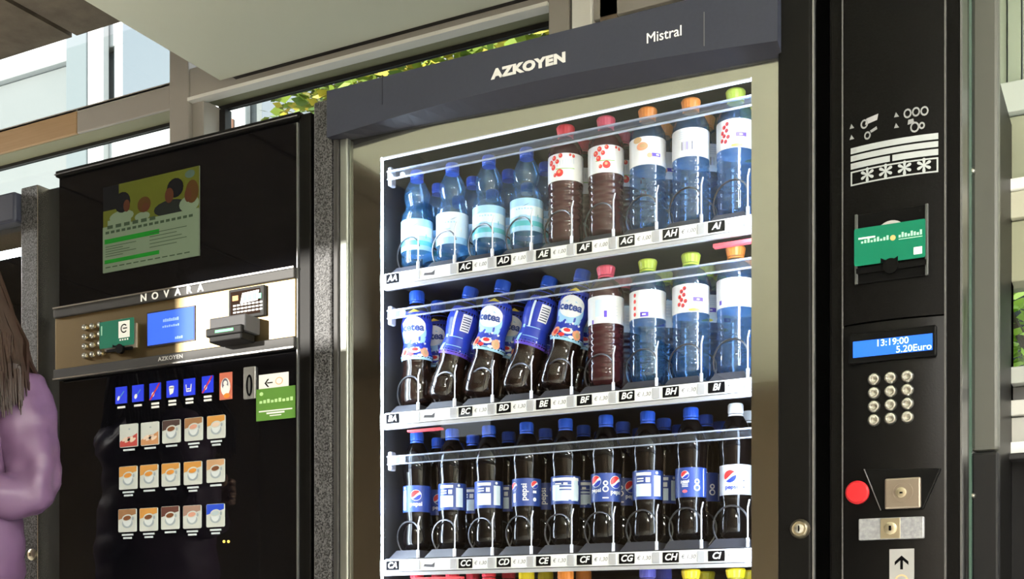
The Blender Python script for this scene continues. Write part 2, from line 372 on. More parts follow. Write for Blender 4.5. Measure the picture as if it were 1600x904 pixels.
# ------------------------------------------------------------------ glass-fronted drinks machine
TOP = 1.845
xL, xD0, xG0, xI0, xI1, xG1, xS1, xP0, xP1 = [WX(p, 0) for p in (493, 526, 546, 592, 1173, 1218, 1270, 1296, 1503)]
ZI = 1.70; ZB = .30
dm = empty('drinks_machine', ((xL+xP1)/2, .42, 0))
OX, OY = dm.location.x, dm.location.y
def dp(mb, name, mats, parent=None, smooth=False, bevel=0, angle=None):
    """part of the drinks machine, authored in world coordinates"""
    p = parent or dm
    q = Vector((OX, OY, 0))
    mb.v = [(a-q.x, b-q.y, c_-q.z) for a, b, c_ in mb.v]
    return mb.build(name, mats, p, smooth=smooth, bevel=bevel, angle=angle)
c = MB().box(xL, xD0+.01, .03, .84, .04, TOP-.005).box(xG1-.01, xP1, .05, .84, .04, TOP-.005).box(xL, xP1, .79, .84, .04, TOP-.005)
c.box(xD0, xG1, .05, .84, TOP-.05, TOP-.005).box(xD0, xG1, .05, .84, .04, ZB-.02)
dp(c, 'cabinet', M_blk)
dp(MB().box(xI0-.055, xI0-.04, .06, .79, ZB-.02, TOP-.06).box(xI1+.012, xI1+.03, .06, .79, ZB-.02, TOP-.06).box(xI0-.055, xI1+.03, .76, .79, ZB-.02, TOP-.06), 'liner', M_liner)
for x in (xL+.1, xP1-.1):
    for y in (.12, .74): dp(MB().lathe([(.03, 0), (.03, .03), (.015, .04)], 12, c=(x, y, 0)), 'foot', M_blk, smooth=True)
# hinge post, speckled
dp(MB().box(xL+.003, xD0-.004, -.012, .03, .06, TOP-.004), 'hinge_post', M_spk, bevel=.005)
# header: grey face with a bowed lower edge and a bevel that turns under it
hx0, hx1 = xD0, WX(1216, -.03); n = 24; hz_l, hz_r = W(526, 213, -.03)[1], W(1214, 66, -.03)[1]
hb = [(hx0+(hx1-hx0)*i/n, hz_l+(hz_r-hz_l)*i/n+.022*math.sin(PI*i/n)) for i in range(n+1)]
lz_l, lz_r = W(526, 221, 0)[1], W(1216, 92, 0)[1]
lb = [(hx0+(hx1-hx0)*i/n, lz_l+(lz_r-lz_l)*i/n) for i in range(n+1)]
h = MB(); ft = [(x, -.035, TOP) for x, _ in hb]; fb = [(x, -.035, z) for x, z in hb]; ub = [(x, -.004, z) for x, z in lb]; bt = [(x, .05, TOP) for x, _ in hb]; bb = [(x, .05, z) for x, z in lb]
N = n+1; h.v = ft+fb+ub+bb+bt
for i in range(n):
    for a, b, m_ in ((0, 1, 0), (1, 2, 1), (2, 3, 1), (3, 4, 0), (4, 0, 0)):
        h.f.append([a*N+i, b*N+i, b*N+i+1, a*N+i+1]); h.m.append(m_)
h.f += [[k*N for k in (4, 3, 2, 1, 0)], [k*N+n for k in range(5)]]; h.m += [0, 0]
hd = dp(h, 'header', [M_head, M_head2])
t = MB(); X, Z = W(825, 103, -.037); t.text('AZKOYEN', X, -.0355, Z, .0245, 0, .0014, .0008, 0, sx=1.3, space=1.08); dp(t, 'lettering', mat('lettering_silver', (.62, .62, .62), .4), hd)
t = MB(); X, Z = W(1037, 54, -.037); t.text('Mistral', X, -.0355, Z, .0262, 0, 0, .0006, 0, sx=.96); dp(t, 'lettering', M_inkw, hd)
for px in (597, 1100):
    X, Z = W(px, 140 if px < 600 else 45, -.036); dp(MB().box(X-.0006, X+.0006, -.0362, -.034, Z-.03, Z+.03), 'seam', M_head2 if px < 600 else mat('seam_pale', (.12, .12, .13), .5), hd)
# door stiles and mirror-like border round the window
dp(MB().box(xD0, xD0+.012, -.012, .05, .2, lz_l), 'door_edge', M_bar, bevel=.002)
dp(MB().box(xD0+.013, xG0, -.008, .05, .2, lz_l), 'door_profile', mat('profile_alu', (.33, .35, .33), .3, .8), bevel=.003)
dp(MB().box(xG1, xS1, -.012, .05, .2, TOP-.003), 'door_stile', M_blk, bevel=.004)
dp(MB().box(xS1+.001, xS1+.004, -.008, .04, .2, TOP-.003), 'edge_line', mat('edge_grey', (.2, .2, .21), .3, .5))
bz = [(xG0, lz_l), (xG1, lz_r)]
def lz(x): return lz_l+(lz_r-lz_l)*(x-hx0)/(hx1-hx0)
b = MB().prism([(xG0, .22), (xI0, .22), (xI0, ZI), (xI0, lz(xI0)), (xG0, lz(xG0))], .004, .008)
b.prism([(xI1, .22), (xG1, .22), (xG1, lz(xG1)), (xI1, lz(xI1)), (xI1, ZI)], .004, .008)
b.prism([(xI0, ZI), (xI1, ZI), (xI1, lz(xI1)), (xI0, lz(xI0))], .004, .008).box(xI0, xI1, .004, .008, .22, ZB)
dp(b, 'window_border', M_mirror)
dp(MB().prism([(xG0, .22), (xG1, .22), (xG1, lz(xG1)), (xG0, lz(xG0))], -.004, .001), 'glass_pane', M_glass)
dp(MB().box(xD0, xS1, -.012, .05, .06, .22), 'kick_panel', M_blk, bevel=.004)
# light strips behind the border
dp(MB().box(xI0-.007, xI0+.0008, .009, .015, ZB, ZI), 'light_strip', M_led)
dp(MB().box(xI1-.0014, xI1+.007, .009, .042, ZB, ZI), 'light_strip', M_led)
dp(MB().box(xI0-.034, xI0-.028, .012, .045, ZB, ZI), 'light_strip', M_led)
dp(MB().box(xI0+.002, xI1-.002, .009, .014, ZI-.0025, ZI+.007), 'top_diffuser', mat('top_diffuser', (.8, .82, .9), .4, emit=(.75, .8, 1), estr=.55))
X, Z = W(1251, 826, -.012)
l = dp(MB().ylathe([(.017, 0), (.017, .006), (.012, .012), (.012, .009)], 20, (X, -.012, Z)), 'lock', M_brass, smooth=True)
dp(MB().ylathe([(.008, .009), (.008, .012), (.003, .013)], 14, (X, -.012, Z)).box(X-.001, X+.001, -.0262, -.024, Z-.005, Z+.005, 1), 'keyway', [M_steel, M_ink], l)

# trays
CP = [645, 699, 756, 815, 874, 940, 1008, 1076, 1146]
c0, c8 = WX(CP[0], .10), WX(CP[8], .10)
CX = [c0+(c8-c0)*i/8 for i in range(9)]
PIT = CX[1]-CX[0]
ZS = {'A': 1.459, 'B': 1.165, 'C': .857, 'D': .562}
PRICE = {'A': '1,00', 'B': '1,30', 'C': '1,30', 'D': '1,20'}
xTL = xI0-.016
t0_, t8_ = WX(613, .042), WX(1119, .042)
hel = []
for i in range(101):
    a = 2*PI*i/25*1.0+PI*.1; hel.append((.040*math.cos(a), .085*i/25+.003, .040*math.sin(a)))
spiral_me = MB().tube(hel, .0018, 6).mesh('spiral', M_wire, True)
pin_me = MB().tube([(0, 0, 0), (0, 0, .075), (.002, .004, .09)], .0016, 6).lathe([(.0035, 0), (.0035, .02)], 8).mesh('pin', M_pin, True)
ramp_me = MB().add([(-.04, 0, 0), (.04, 0, 0), (.04, .5, 0), (-.04, .5, 0), (-.027, .018, .022), (.027, .018, .022), (.027, .5, .022), (-.027, .5, .022)],
                   [(0, 1, 5, 4), (1, 2, 6, 5), (2, 3, 7, 6), (3, 0, 4, 7), (4, 5, 6, 7), (3, 2, 1, 0)]).mesh('product_ramp', M_ramp)
for row, zs in ZS.items():
    dz = zs+.012
    tr = dp(MB().box(xTL, xI1-.006, .062, .74, dz-.012, dz).box(xTL, xI1-.006, .05, .062, zs-.02, dz+.003), 'tray', M_tray)
    dp(MB().box(xTL, xI1-.006, .044, .05, zs-.0125, zs+.0125), 'price_strip', M_strip, tr, bevel=.001)
    dp(MB().box(xTL, xI1-.006, .043, .052, zs-.021, zs-.014), 'strip_edge', M_stripg, tr)
    for i, cx in enumerate(CX):
        x0 = t0_+(t8_-t0_)*i/8-.0155
        name = row+'ABCDEFGHI'[i]
        if i == 1:
            p = MB().box(x0, x0+.04, .0425, .044, zs-.009, zs+.009, 0)
            p.poly([(x0+.004, .0424, zs-.004), (x0+.03, .0424, zs-.006), (x0+.032, .0424, zs+.005), (x0+.024, .0424, zs), (x0+.006, .0424, zs+.001)], 1)
            dp(p, 'price_tag', [M_strip, M_inkp], tr)
        else:
            dp(MB().box(x0, x0+.031, .0415, .044, zs-.0095, zs+.0095, 0).text(name, x0+.0155, .0412, zs, .017, 1, .0005, 0, .25), 'selection_tag', [M_ink, M_inkw], tr)
            p = MB().box(x0+.033, x0+.066, .0425, .044, zs-.009, zs+.009, 0).text('€ '+PRICE[row], x0+.05, .0422, zs, .0105, 1, 0, 0, .2)
            dp(p, 'price_tag', [M_strip, M_inkp], tr)
        dp(MB().box(x0+.068, x0+.083, .0405, .044, zs-.0105, zs+.0105), 'tag_clip', M_stripg, tr, bevel=.001)
        q = Vector((-OX, -OY, 0))
        if row != 'D':
            link('spiral', spiral_me, tr, Vector((cx, .062, dz+.043))+q)
            link('pin', pin_me, tr, Vector((cx+.04, .058, dz))+q)
        link('product_ramp', ramp_me, tr, Vector((cx-.002, .064, dz))+q)
    if row != 'D':
        zr_ = zs+.222
        gr = dp(MB().box(xTL+.002, xI1-.008, .053, .055, zr_-.007, zr_+.007), 'guard_rail', M_acr, tr)
        dp(MB().box(xTL+.002, xI1-.008, .050, .057, zr_+.007, zr_+.0095), 'rail_edge', M_acr2, tr)
        dp(MB().box(xTL+.002, xI1-.008, .051, .057, zr_-.009, zr_-.007), 'rail_edge', M_acr2, tr)
        dp(MB().box(xTL, xTL+.010, .056, .075, zr_-.02, zr_+.02), 'rail_bracket', mat('bracket_grey', (.22, .23, .27), .4), tr, bevel=.003)
dp(MB().box(WX(1115, .05), xI1-.006, .046, .06, ZS['A']-.036, ZS['A']-.03), 'marker_strip', mat('marker_red', (.8, .08, .1), .5))
dp(MB().box(xI0+.04, xI0+.12, .046, .06, ZS['B']-.030, ZS['B']-.026), 'marker_strip', mat('marker_red', (.8, .08, .1), .5))
dp(MB().box(xI0+.05, xI0+.17, .046, .06, ZS['C']-.030, ZS['C']-.026), 'marker_strip', mat('marker_red', (.8, .08, .1), .5))

# payment column: gently bowed front
pc = dp(MB().box(xS1+.006, xP0, .0, .06, .2, TOP-.003), 'door_gap', mat('gap_black', (.001, .001, .001), .8, spec=0))
xq0, xq1 = WX(1317, -.01), WX(1477, -.01)
def by(x):
    u = (x-(xq0+xq1)/2)/((xq1-xq0)/2); return -.012-.010*(1-min(1, u*u))
zsm = W(1396, 499, -.02)[1]
def bowed(z0, z1, off=0, n=16):
    m_ = MB(); xs = [xq0+(xq1-xq0)*i/n for i in range(n+1)]
    v = [(x, by(x)-off, z0) for x in xs]+[(x, by(x)-off, z1) for x in xs]+[(x, .05, z0) for x in xs]+[(x, .05, z1) for x in xs]
    N = n+1; f = []
    for i in range(n): f += [(i, i+1, N+i+1, N+i), (2*N+i+1, 2*N+i, 3*N+i, 3*N+i+1), (N+i, N+i+1, 3*N+i+1, 3*N+i), (i+1, i, 2*N+i, 2*N+i+1)]
    f += [(0, N, 3*N, 2*N), (n, 2*N+n, 3*N+n, N+n)]
    return m_.add(v, f)
pay = dp(MB().box(xP0, xP1, -.004, .06, .06, TOP-.003), 'payment_column', M_panelblk, bevel=.005)
dp(bowed(zsm+.0015, TOP-.004), 'upper_cover', M_panelblk, pay, smooth=True)
M_lowp = mat('panel_black_gloss', (.0025, .0025, .0028), .3, spec=.2, bump=(300, .25, .0005))
dp(bowed(.07, zsm-.0015), 'lower_cover', M_lowp, pay, smooth=True)
for x in (xq0, xq1): dp(MB().box(x-.0012, x+.0012, -.0135, -.004, .07, TOP-.004), 'edge_line', mat('edge_grey2', (.12, .12, .125), .3, .4), pay)
dp(MB().box(xP1-.002, xP1+.001, -.006, .06, .06, TOP-.003), 'edge_line', mat('edge_grey2', (.12, .12, .125), .3, .4), pay)
def PX(px, py): return W(px, py, -.022)
def bend(mb, lift=.0008):
    mb.v = [(a, by(a)-lift+(b+.022), c_) for a, b, c_ in mb.v]; return mb
sx, sz = SZ(1396, -.022)
# printed instruction stripes, each subdivided so that it follows the bow
def stripe(x0, x1, z0, z1, y=-.022, m=0, n=8):
    mb = MB(); v = []
    for i in range(n+1):
        x = x0+(x1-x0)*i/n; v += [(x, y, z0), (x, y, z1)]
    mb.add(v, [(2*i, 2*i+2, 2*i+3, 2*i+1) for i in range(n)], m); return mb
st = MB()
X0, X1 = PX(1328, 230)[0], PX(1465, 230)[0]; xm = PX(1392, 240)[0]
zz = [PX(1396, y)[1] for y in (217.5, 227, 230, 239, 242, 251.5, 255, 278)]
for mb in (stripe(X0, X1, zz[1], zz[0]), stripe(X0, X1, zz[3], zz[2]), stripe(X0, xm-.0015, zz[5], zz[4]), stripe(xm+.0025, X1, zz[5], zz[4]), stripe(X0, X1, zz[7], zz[7]+.0025), stripe(X0, X1, zz[6]-.0025, zz[6]), stripe(X0, X0+.0025, zz[7], zz[6], n=1), stripe(X1-.0025, X1, zz[7], zz[6], n=1)):
    st.add(mb.v, mb.f, 0)
for i in range(4):
    st.text('*', X0+(X1-X0)*(.2+.215*i), -.022, (zz[6]+zz[7])/2-.0085, .05, 0, .0008)
for i, (a, b_) in enumerate(((0, 1), (2, 3), (4, 5))):
    st.add([(p[0], p[1]-.0003, p[2]) for p in stripe(X0+.004, X0+.010, (zz[a]+zz[b_])/2-.002, (zz[a]+zz[b_])/2+.002, n=1).v], [(0, 2, 3, 1)], 1)
dp(bend(st), 'instruction_stripes', [mat('print_pale', (.36, .39, .41), .5), M_inkg], pay)
M_dim = mat('print_dim', (.25, .26, .27), .5)
def icon(name, fn):
    mb = MB(); fn(mb); dp(bend(mb), name, [M_dim, M_inkg], pay)
def ring(mb, X, Z, r, w_, m=0, n=12, sxx=.8):
    v = []
    for i in range(n):
        a = 2*PI*i/n; v += [(X+r*math.cos(a)*sxx, -.022, Z+r*math.sin(a)), (X+(r-w_)*math.cos(a)*sxx, -.022, Z+(r-w_)*math.sin(a))]
    mb.add(v, [(2*i, 2*((i+1) % n), 2*((i+1) % n)+1, 2*i+1) for i in range(n)], m)
for px, py in ((1330, 196), (1330, 213), (1401, 180), (1401, 197)):
    X, Z = PX(px, py); icon('arrow_mark', lambda mb: mb.poly([(X-.004, -.022, Z-.003), (X+.004, -.022, Z-.003), (X-.001, -.022, Z+.005)], 0))
for px, py, r in ((1418, 177, .008), (1431, 174, .008), (1444, 172, .008), (1350, 193, .008), (1355, 211, .007), (1429, 198, .009), (1440, 195, .006)):
    X, Z = PX(px, py); icon('coin_icon', lambda mb: ring(mb, X, Z, r, .003))
X, Z = PX(1361, 187); icon('note_icon', lambda mb: mb.poly([(X-.010, -.022, Z-.006), (X+.010, -.022, Z-.002), (X+.012, -.022, Z+.008), (X-.008, -.022, Z+.004)], 1))
X, Z = PX(1361, 207); icon('hand_icon', lambda mb: mb.poly([(X, -.022, Z), (X+.010, -.022, Z+.004), (X+.009, -.022, Z+.009), (X-.002, -.022, Z+.004)], 0))
X, Z = PX(1424, 191); icon('hand_icon', lambda mb: mb.poly([(X-.006, -.022, Z-.003), (X+.004, -.022, Z-.001), (X+.003, -.022, Z+.006), (X-.005, -.022, Z+.005)], 0))
# card pocket
cx_, cz_ = PX(1393, 383); pw, ph = 55*sx, 55*sz
fr = MB().box(cx_-pw, cx_+pw, -.0245, -.018, cz_-ph, cz_+ph, 0)
rc = dp(fr, 'card_pocket', mat('pocket_black', (.002, .002, .0022), .5, spec=.08), pay, bevel=.002)
for s_ in (-1, 1): dp(MB().box(cx_+s_*pw-.0025, cx_+s_*pw+.0025, -.0285, -.022, cz_-ph, cz_+ph), 'pocket_rail', mat('pocket_rail', (.05, .055, .055), .3), rc, bevel=.001)
dp(MB().box(cx_-pw, cx_+pw, -.0285, -.0245, cz_-ph*.72, cz_-ph*.56, 0).ylathe([(.0125, 0), (.0125, .0075)], 20, (cx_, -.0245, cz_-ph*.62)), 'card_ledge', mat('pocket_black', (.002, .002, .0022), .5, spec=.08), rc)
dp(MB().ylathe([(.026, 0), (.026, .002)], 28, (cx_, -.0245, cz_+.014)), 'backing_disc', mat('disc_grey', (.42, .41, .41), .5), rc)
def card(name, label, X, y, Z, wd, hg, mt, extra, tilt=0):
    mb = MB().rrect(-wd/2, wd/2, 0, hg, -.0004, .0004, .003, 0); extra(mb)
    o = mb.build(name, [mt, M_inkw, mat('card_orange', (.7, .4, .15), .5), M_ink, mat('card_pale', (.35, .65, .5), .5)], loc=(X, y, Z)); o.rotation_euler.x = tilt
    return tag(o, label, 'card')
cw, ch = 111*sx, 59*sz
def ex(mb):
    y = -.0006
    mb.box(-cw*.44, -cw*.2, y, -.0003, ch*.70, ch*.745, 1)
    for i in range(9): mb.box(-cw*.40+i*cw*.045, -cw*.37+i*cw*.045, y, -.0003, ch*.585, ch*.64+.002*(i % 3), 4)
    mb.ell(cw*.05, ch*.62, .0045, .0045, y, 2)
    for i in range(8): mb.box(cw*.13+i*cw*.042, cw*.16+i*cw*.042, y, -.0003, ch*.60, ch*.67+.002*((i*2) % 3), 4)
    mb.box(cw*.13, cw*.46, y, -.0003, ch*.545, ch*.565, 4)
    mb.box(cw*.34, cw*.455, y, -.0003, ch*.10, ch*.29, 1)
    mb.poly([(-.014, y-.0001, 0), (.014, y-.0001, 0), (.014, y-.0001, .008), (.007, y-.0001, .004), (-.007, y-.0001, .004), (-.014, y-.0001, .008)], 3)
card('plastic_card', 'green plastic card standing in the pocket of the right-hand payment column', cx_-.002, -.0300, cz_-ch/2+.002, cw, ch, M_green, ex)
# display
X, Z = PX(1395, 541); dw, dh = 62*sx, 12.7*sz
bz_ = dp(MB().box(X-dw-.008, X+dw+.006, -.027, -.015, Z-dh-.010, Z+dh+.014, 0), 'display', mat('bezel_black', (.002, .002, .0022), .4, spec=.1), pay, bevel=.003)
dp(MB().box(X-dw, X+dw, -.0282, -.027, Z-dh, Z+dh), 'screen', M_lcd, bz_)
dp(MB().text('13:19:00', X, -.0285, Z+.0062, .0155, 0, .0002), 'screen_text', M_lcdt, bz_)
dp(MB().text('5.20Euro', X+dw-.001, -.0285, Z-.0075, .0155, 0, .0002, align='RIGHT'), 'screen_text', M_lcdt, bz_)
# keypad
for r_ in range(4):
    for k in range(3):
        X, Z = PX(1365.7+26*k, 592.5-2.3*k+21.2*r_)
        dp(MB().ylathe([(.0105, 0), (.0105, .003), (.0085, .0065), (.0065, .0068), (.004, .0035), (.0005, .003)], 20, (X, by(X), Z)), 'key', M_steel, pay, smooth=True)
X, Z = PX(1340, 769)
dp(MB().ylathe([(.0195, 0), (.0195, .009), (.0165, .0125), (.006, .013)], 28, (X, by(X), Z)), 'return_button', M_red, pay, smooth=True)
X, Z = PX(1412, 771)
f_ = dp(MB().prism([PX(1377, 797), PX(1443, 795), PX(1471, 731), PX(1351, 733)], -.0255, -.015), 'coin_funnel', mat('funnel_black', (.002, .002, .0022), .4, spec=.12), pay, bevel=.002)
dp(MB().tube([(*PX(1351, 733), 0)[0:1]+(-.0262,)+PX(1351, 733)[1:], PX(1377, 797)[0:1]+(-.0262,)+PX(1377, 797)[1:]], .0009, 6), 'funnel_edge', mat('edge_grey', (.2, .2, .21), .3, .5), f_)
pl = dp(MB().box(X-28*sx, X+28*sx, -.034, -.0255, Z-24*sz, Z+24*sz), 'coin_plate', mat('plate_nickel', (.33, .28, .235), .36, .9), f_, bevel=.003)
dp(MB().ylathe([(.017, 0), (.017, .0015), (.0145, .0015), (.0145, .0004)], 24, (X, -.034, Z+.002)), 'coin_rim', mat('plate_nickel', (.33, .28, .235), .36, .9), f_, smooth=True)
dp(MB().ylathe([(.0085, 0), (.0085, .003), (.006, .0035)], 18, (X-.002, -.034, Z+.001)).box(X-.004, X+.001, -.0378, -.037, Z-.001, Z+.002, 1), 'coin_slot', [M_brass, M_ink], f_, smooth=True)
X, Z = PX(1393, 825.5)
lp = dp(MB().box(X-51*sx, X+51*sx, -.029, -.018, Z-17*sz, Z+17*sz), 'lock_plate', mat('plate_silver', (.36, .37, .40), .45, .5, noise=(160, .15, (.25, .26, .29))), pay, bevel=.002)
dp(MB().box(X-16*sx, X+15*sx, -.0305, -.029, Z-16*sz, Z+16*sz), 'lock_boss', M_brass, lp, bevel=.001)
dp(MB().ylathe([(.0105, 0), (.0105, .004), (.007, .005)], 18, (X, -.0305, Z)).box(X-.002, X+.002, -.0362, -.035, Z-.004, Z+.004, 1), 'lock_barrel', [M_brass, M_ink], lp, smooth=True)
X, Z = PX(1409, 857)
al = MB().box(X-19*sx, X+19*sx, -.0235, -.02, Z-.085, Z, 0)
al.poly([(X-.0022, -.0238, Z-.034), (X+.0022, -.0238, Z-.034), (X+.0022, -.0238, Z-.016), (X-.0022, -.0238, Z-.016)], 1)
for s_ in (-1, 1):
    al.poly([(X, -.0238, Z-.011), (X, -.0238, Z-.017), (X+s_*.011, -.0238, Z-.027), (X+s_*.011, -.0238, Z-.021)][::1 if s_ < 0 else -1], 1)
al.ell(X, Z-.053, .011, .011, -.0238, 2); al.ell(X, Z-.053, .0085, .0085, -.024, 0)
dp(al, 'arrow_label', [mat('label_grey', (.29, .29, .29), .5), M_ink, mat('label_orange', (.62, .4, .2), .5)], pay)
tag(dm, 'tall black glass-fronted drinks machine with lit shelves of bottles and a payment column', 'vending machine')

# ------------------------------------------------------------------ bottles
M_cola = mat('cola', (.0018, .0011, .0014), .05, spec=.36)
M_tea = mat('tea_brown', (.010, .004, .003), .05, spec=.5)
M_juice = mat('juice_dark_red', (.045, .010, .013), .05, spec=.5)
M_water = clear('water_blue', (.47, .67, .86), 1.6, .03, body=(.10, .33, .66), amt=.08)
M_waterb = clear('water_deep_blue', (.62, .80, .93), 1.6, .03, body=(.10, .36, .72), amt=.10)
M_pet = clear('pet_clear', (.62, .76, .9), 1.5, .03, body=(.2, .42, .7), amt=.10)
LB = {k: mat('label_'+k, c_, .4) for k, c_ in {'white': (.82, .83, .86), 'aqua': (.08, .48, .58), 'sky': (.33, .60, .86), 'pale': (.66, .8, .92), 'blue': (.015, .04, .42), 'navy': (.02, .055, .27), 'red': (.75, .03, .03), 'peach': (.85, .38, .22), 'yellow': (.85, .62, .05), 'violet': (.1, .05, .5), 'silver': (.66, .70, .78), 'green': (.25, .5, .1), 'dark': (.02, .03, .09), 'orange': (.9, .35, .03), 'pink': (.8, .12, .16)}.items()}
LM = list(LB.values()); LI = {k: i for i, k in enumerate(LB)}
CAPM = {'blue': mat('cap_blue', (.02, .09, .55), .35), 'red': mat('cap_red', (.78, .035, .06), .35), 'pink': mat('cap_pink', (.82, .09, .16), .35), 'orange': mat('cap_orange', (.95, .3, .05), .35), 'green': mat('cap_lime', (.55, .68, .08), .35), 'white': mat('cap_white', (.8, .82, .86), .35), 'yellow': mat('cap_yellow', (.9, .68, .02), .35), 'violet': mat('cap_violet', (.12, .12, .5), .35), 'grey': mat('cap_grey', (.35, .33, .33), .35)}
def prof_interp(prof, z):
    for (r0, z0), (r1, z1) in zip(prof[:-1], prof[1:]):
        if z0 <= z <= z1 and z1 > z0: return r0+(r1-r0)*(z-z0)/(z1-z0)
    return prof[-1][0]
class Label:
    """shapes laid out flat as (s, z) and wrapped round the bottle; s = metres along the surface, 0 = front"""
    def __init__(s, prof, z0, z1, bands, n=30):
        s.prof = prof; s.mb = MB(); s.R = prof_interp(prof, (z0+z1)/2)
        zz = sorted(set([z0, z1]+[b for b in bands if z0 < b < z1]+[z0+(z1-z0)*k/6 for k in range(1, 6)]))
        ks = sorted(bands)
        for a, b in zip(zz[:-1], zz[1:]):
            key = [k for k in ks if k <= (a+b)/2+1e-6][-1]
            mm = LI[bands[key]]
            v = []
            for i in range(n):
                an = 2*PI*i/n
                for z in (a, b): r = prof_interp(prof, z)+.0005; v.append((r*math.sin(an), -r*math.cos(an), z))
            s.mb.add(v, [(2*i, 2*((i+1) % n), 2*((i+1) % n)+1, 2*i+1) for i in range(n)], mm)
    def put(s, pts, faces, m, lift=.0009):
        v = []
        for a, z in pts:
            r = prof_interp(s.prof, z)+lift; an = a/s.R; v.append((r*math.sin(an), -r*math.cos(an), z))
        s.mb.add(v, faces, LI[m]); return s
    def region(s, a0, a1, lo, hi, m, lift=.0009):
        n = max(2, int(abs(a1-a0)/.004)+1); k = 1
        ext = max(hi(a0+(a1-a0)*i/n)-lo(a0+(a1-a0)*i/n) for i in range(n+1)); k = max(1, int(ext/.008))
        pts = []
        for i in range(n+1):
            a = a0+(a1-a0)*i/n; l_, h_ = lo(a), hi(a)
            pts += [(a, l_+(h_-l_)*j/k) for j in range(k+1)]
        return s.put(pts, [(i*(k+1)+j, (i+1)*(k+1)+j, (i+1)*(k+1)+j+1, i*(k+1)+j+1) for i in range(n) for j in range(k)], m, lift)
    def rect(s, a0, a1, z0, z1, m, lift=.0009, n=4):
        return s.region(a0, a1, lambda a: z0, lambda a: z1, m, lift)
    def ell(s, a, z, ra, rz, m, lift=.0011, n=12):
        if ra < .006:
            return s.put([(a+ra*math.cos(2*PI*i/n), z+rz*math.sin(2*PI*i/n)) for i in range(n)], [list(range(n))], m, lift)
        q = lambda x: rz*math.sqrt(max(0, 1-((x-a)/ra)**2))
        n = 12; xs = [a-ra*math.cos(PI*i/n) for i in range(n+1)]
        for u, v in zip(xs[:-1], xs[1:]): s.region(u, v, lambda x: z-q(x), lambda x: z+q(x), m, lift)
        return s
    def text(s, txt, a, z, size, m, lift=.0013, bold=0, rot=0, shear=0, sx=1):
        vv, ff = text_geo(txt, size, bold, 0, shear)
        c_, s_ = math.cos(rot), math.sin(rot)
        return s.put([(a+(x*c_-y*s_)*sx, z+x*s_+y*c_) for x, y, _ in vv], ff, m, lift)
    def globe(s, a, z, r):
        s.ell(a, z, r, r, 'white', .0011)
        R2 = r*.93; q = lambda x: R2*math.sqrt(max(0, 1-((x-a)/R2)**2))
        up = lambda x: z+r*(.10+.42*((x-a)/r)+.22*math.sin(2.6*(x-a)/r))
        dn = lambda x: z+r*(-.28+.30*((x-a)/r)+.20*math.sin(2.4*(x-a)/r))
        n = 12; xs = [a-R2*math.cos(PI*i/n) for i in range(n+1)]
        for u, v in zip(xs[:-1], xs[1:]):
            s.region(u, v, lambda x: min(max(up(x), z-q(x)), z+q(x)), lambda x: z+q(x), 'red', .0014)
            s.region(u, v, lambda x: z-q(x), lambda x: max(min(dn(x), z+q(x)), z-q(x)), 'blue', .0014)
        return s
LABEL_CACHE = {}
def P_pepsi():
    return [(.0, .0), (.019, .0), (.027, .005), (.0305, .016), (.0308, .03), (.029, .05), (.0268, .066), (.0288, .075), (.0295, .082), (.0295, .138), (.0288, .145), (.0305, .16), (.0318, .178), (.0295, .197), (.023, .216), (.0155, .229), (.0125, .234), (.0125, .238)]
def P_water():
    return [(.0, .0), (.02, .0), (.029, .004), (.0335, .014), (.034, .028), (.0335, .034), (.034, .040), (.034, .104), (.0325, .116), (.026, .128), (.0235, .136), (.026, .146), (.0285, .156), (.027, .168), (.02, .184), (.0135, .194), (.0125, .199)]
def P_flav():
    p = [(.0, .0), (.021, .0), (.030, .004), (.0345, .014), (.0355, .03)]
    z = .036
    while z < .108: p += [(.0339, z), (.0349, z+.0025), (.0356, z+.006), (.0349, z+.0095)]; z += .012
    return p+[(.0355, .118), (.0352, .122), (.0352, .176), (.0355, .18), (.034, .192), (.027, .206), (.0165, .214), (.0135, .217), (.0135, .224)]
def P_tea():
    return [(.0, .0), (.021, .0), (.031, .004), (.0355, .014), (.036, .03), (.0352, .036), (.036, .044), (.0335, .062), (.0295, .082), (.0305, .094), (.0345, .104), (.0345, .108), (.0285, .126), (.0275, .134), (.032, .158), (.0335, .176), (.031, .192), (.024, .21), (.0155, .222), (.0125, .226), (.0125, .23)]
def cap_prof(r, z0, h_, flare=0):
    return [(r*.9, z0), (r, z0+.002), (r+flare, z0+h_-.003), (r+flare-.002, z0+h_)]
def knurl(prof, n=36):
    mb = MB().lathe(prof, n)
    k = len(prof)
    for j in range(k-1):
        for i in range(0, n, 2):
            x, y, z = mb.v[j*n+i]; mb.v[j*n+i] = (x*.955, y*.955, z)
    return mb
KIND = {
    'cola': (P_pepsi(), M_cola, .0148, .236, .019, 0), 'water': (P_water(), M_waterb, .0145, .197, .017, 0),
    'flav': (P_flav(), M_water, .0165, .223, .018, .0025), 'juice': (P_flav(), M_juice, .0165, .223, .018, .0025), 'tea': (P_tea(), M_tea, .0165, .227, .022, 0), }
BODY = {}; CAPS = {}
for k, (pr, m_, cr, cz, chh, fl) in KIND.items():
    mb = MB().lathe(pr[1:], 28)
    # five-lobed foot
    for i, (x, y, z) in enumerate(mb.v):
        if z < .016:
            a = math.atan2(y, x); mb.v[i] = (x, y, z+(.0045*(1-z/.016)*(1-abs(math.cos(2.5*a)))))
    BODY[k] = mb.mesh('bottle', m_, True, math.radians(70))
    CAPS[k] = knurl(cap_prof(cr, cz, chh, fl)).mesh('cap', M_white, True, math.radians(30))
RINGS = {k: MB().lathe([(KIND[k][2]*.97, KIND[k][3]-.005), (KIND[k][2]*.97, KIND[k][3]-.0015)], 20).mesh('neck_ring', M_white, True) for k in KIND}
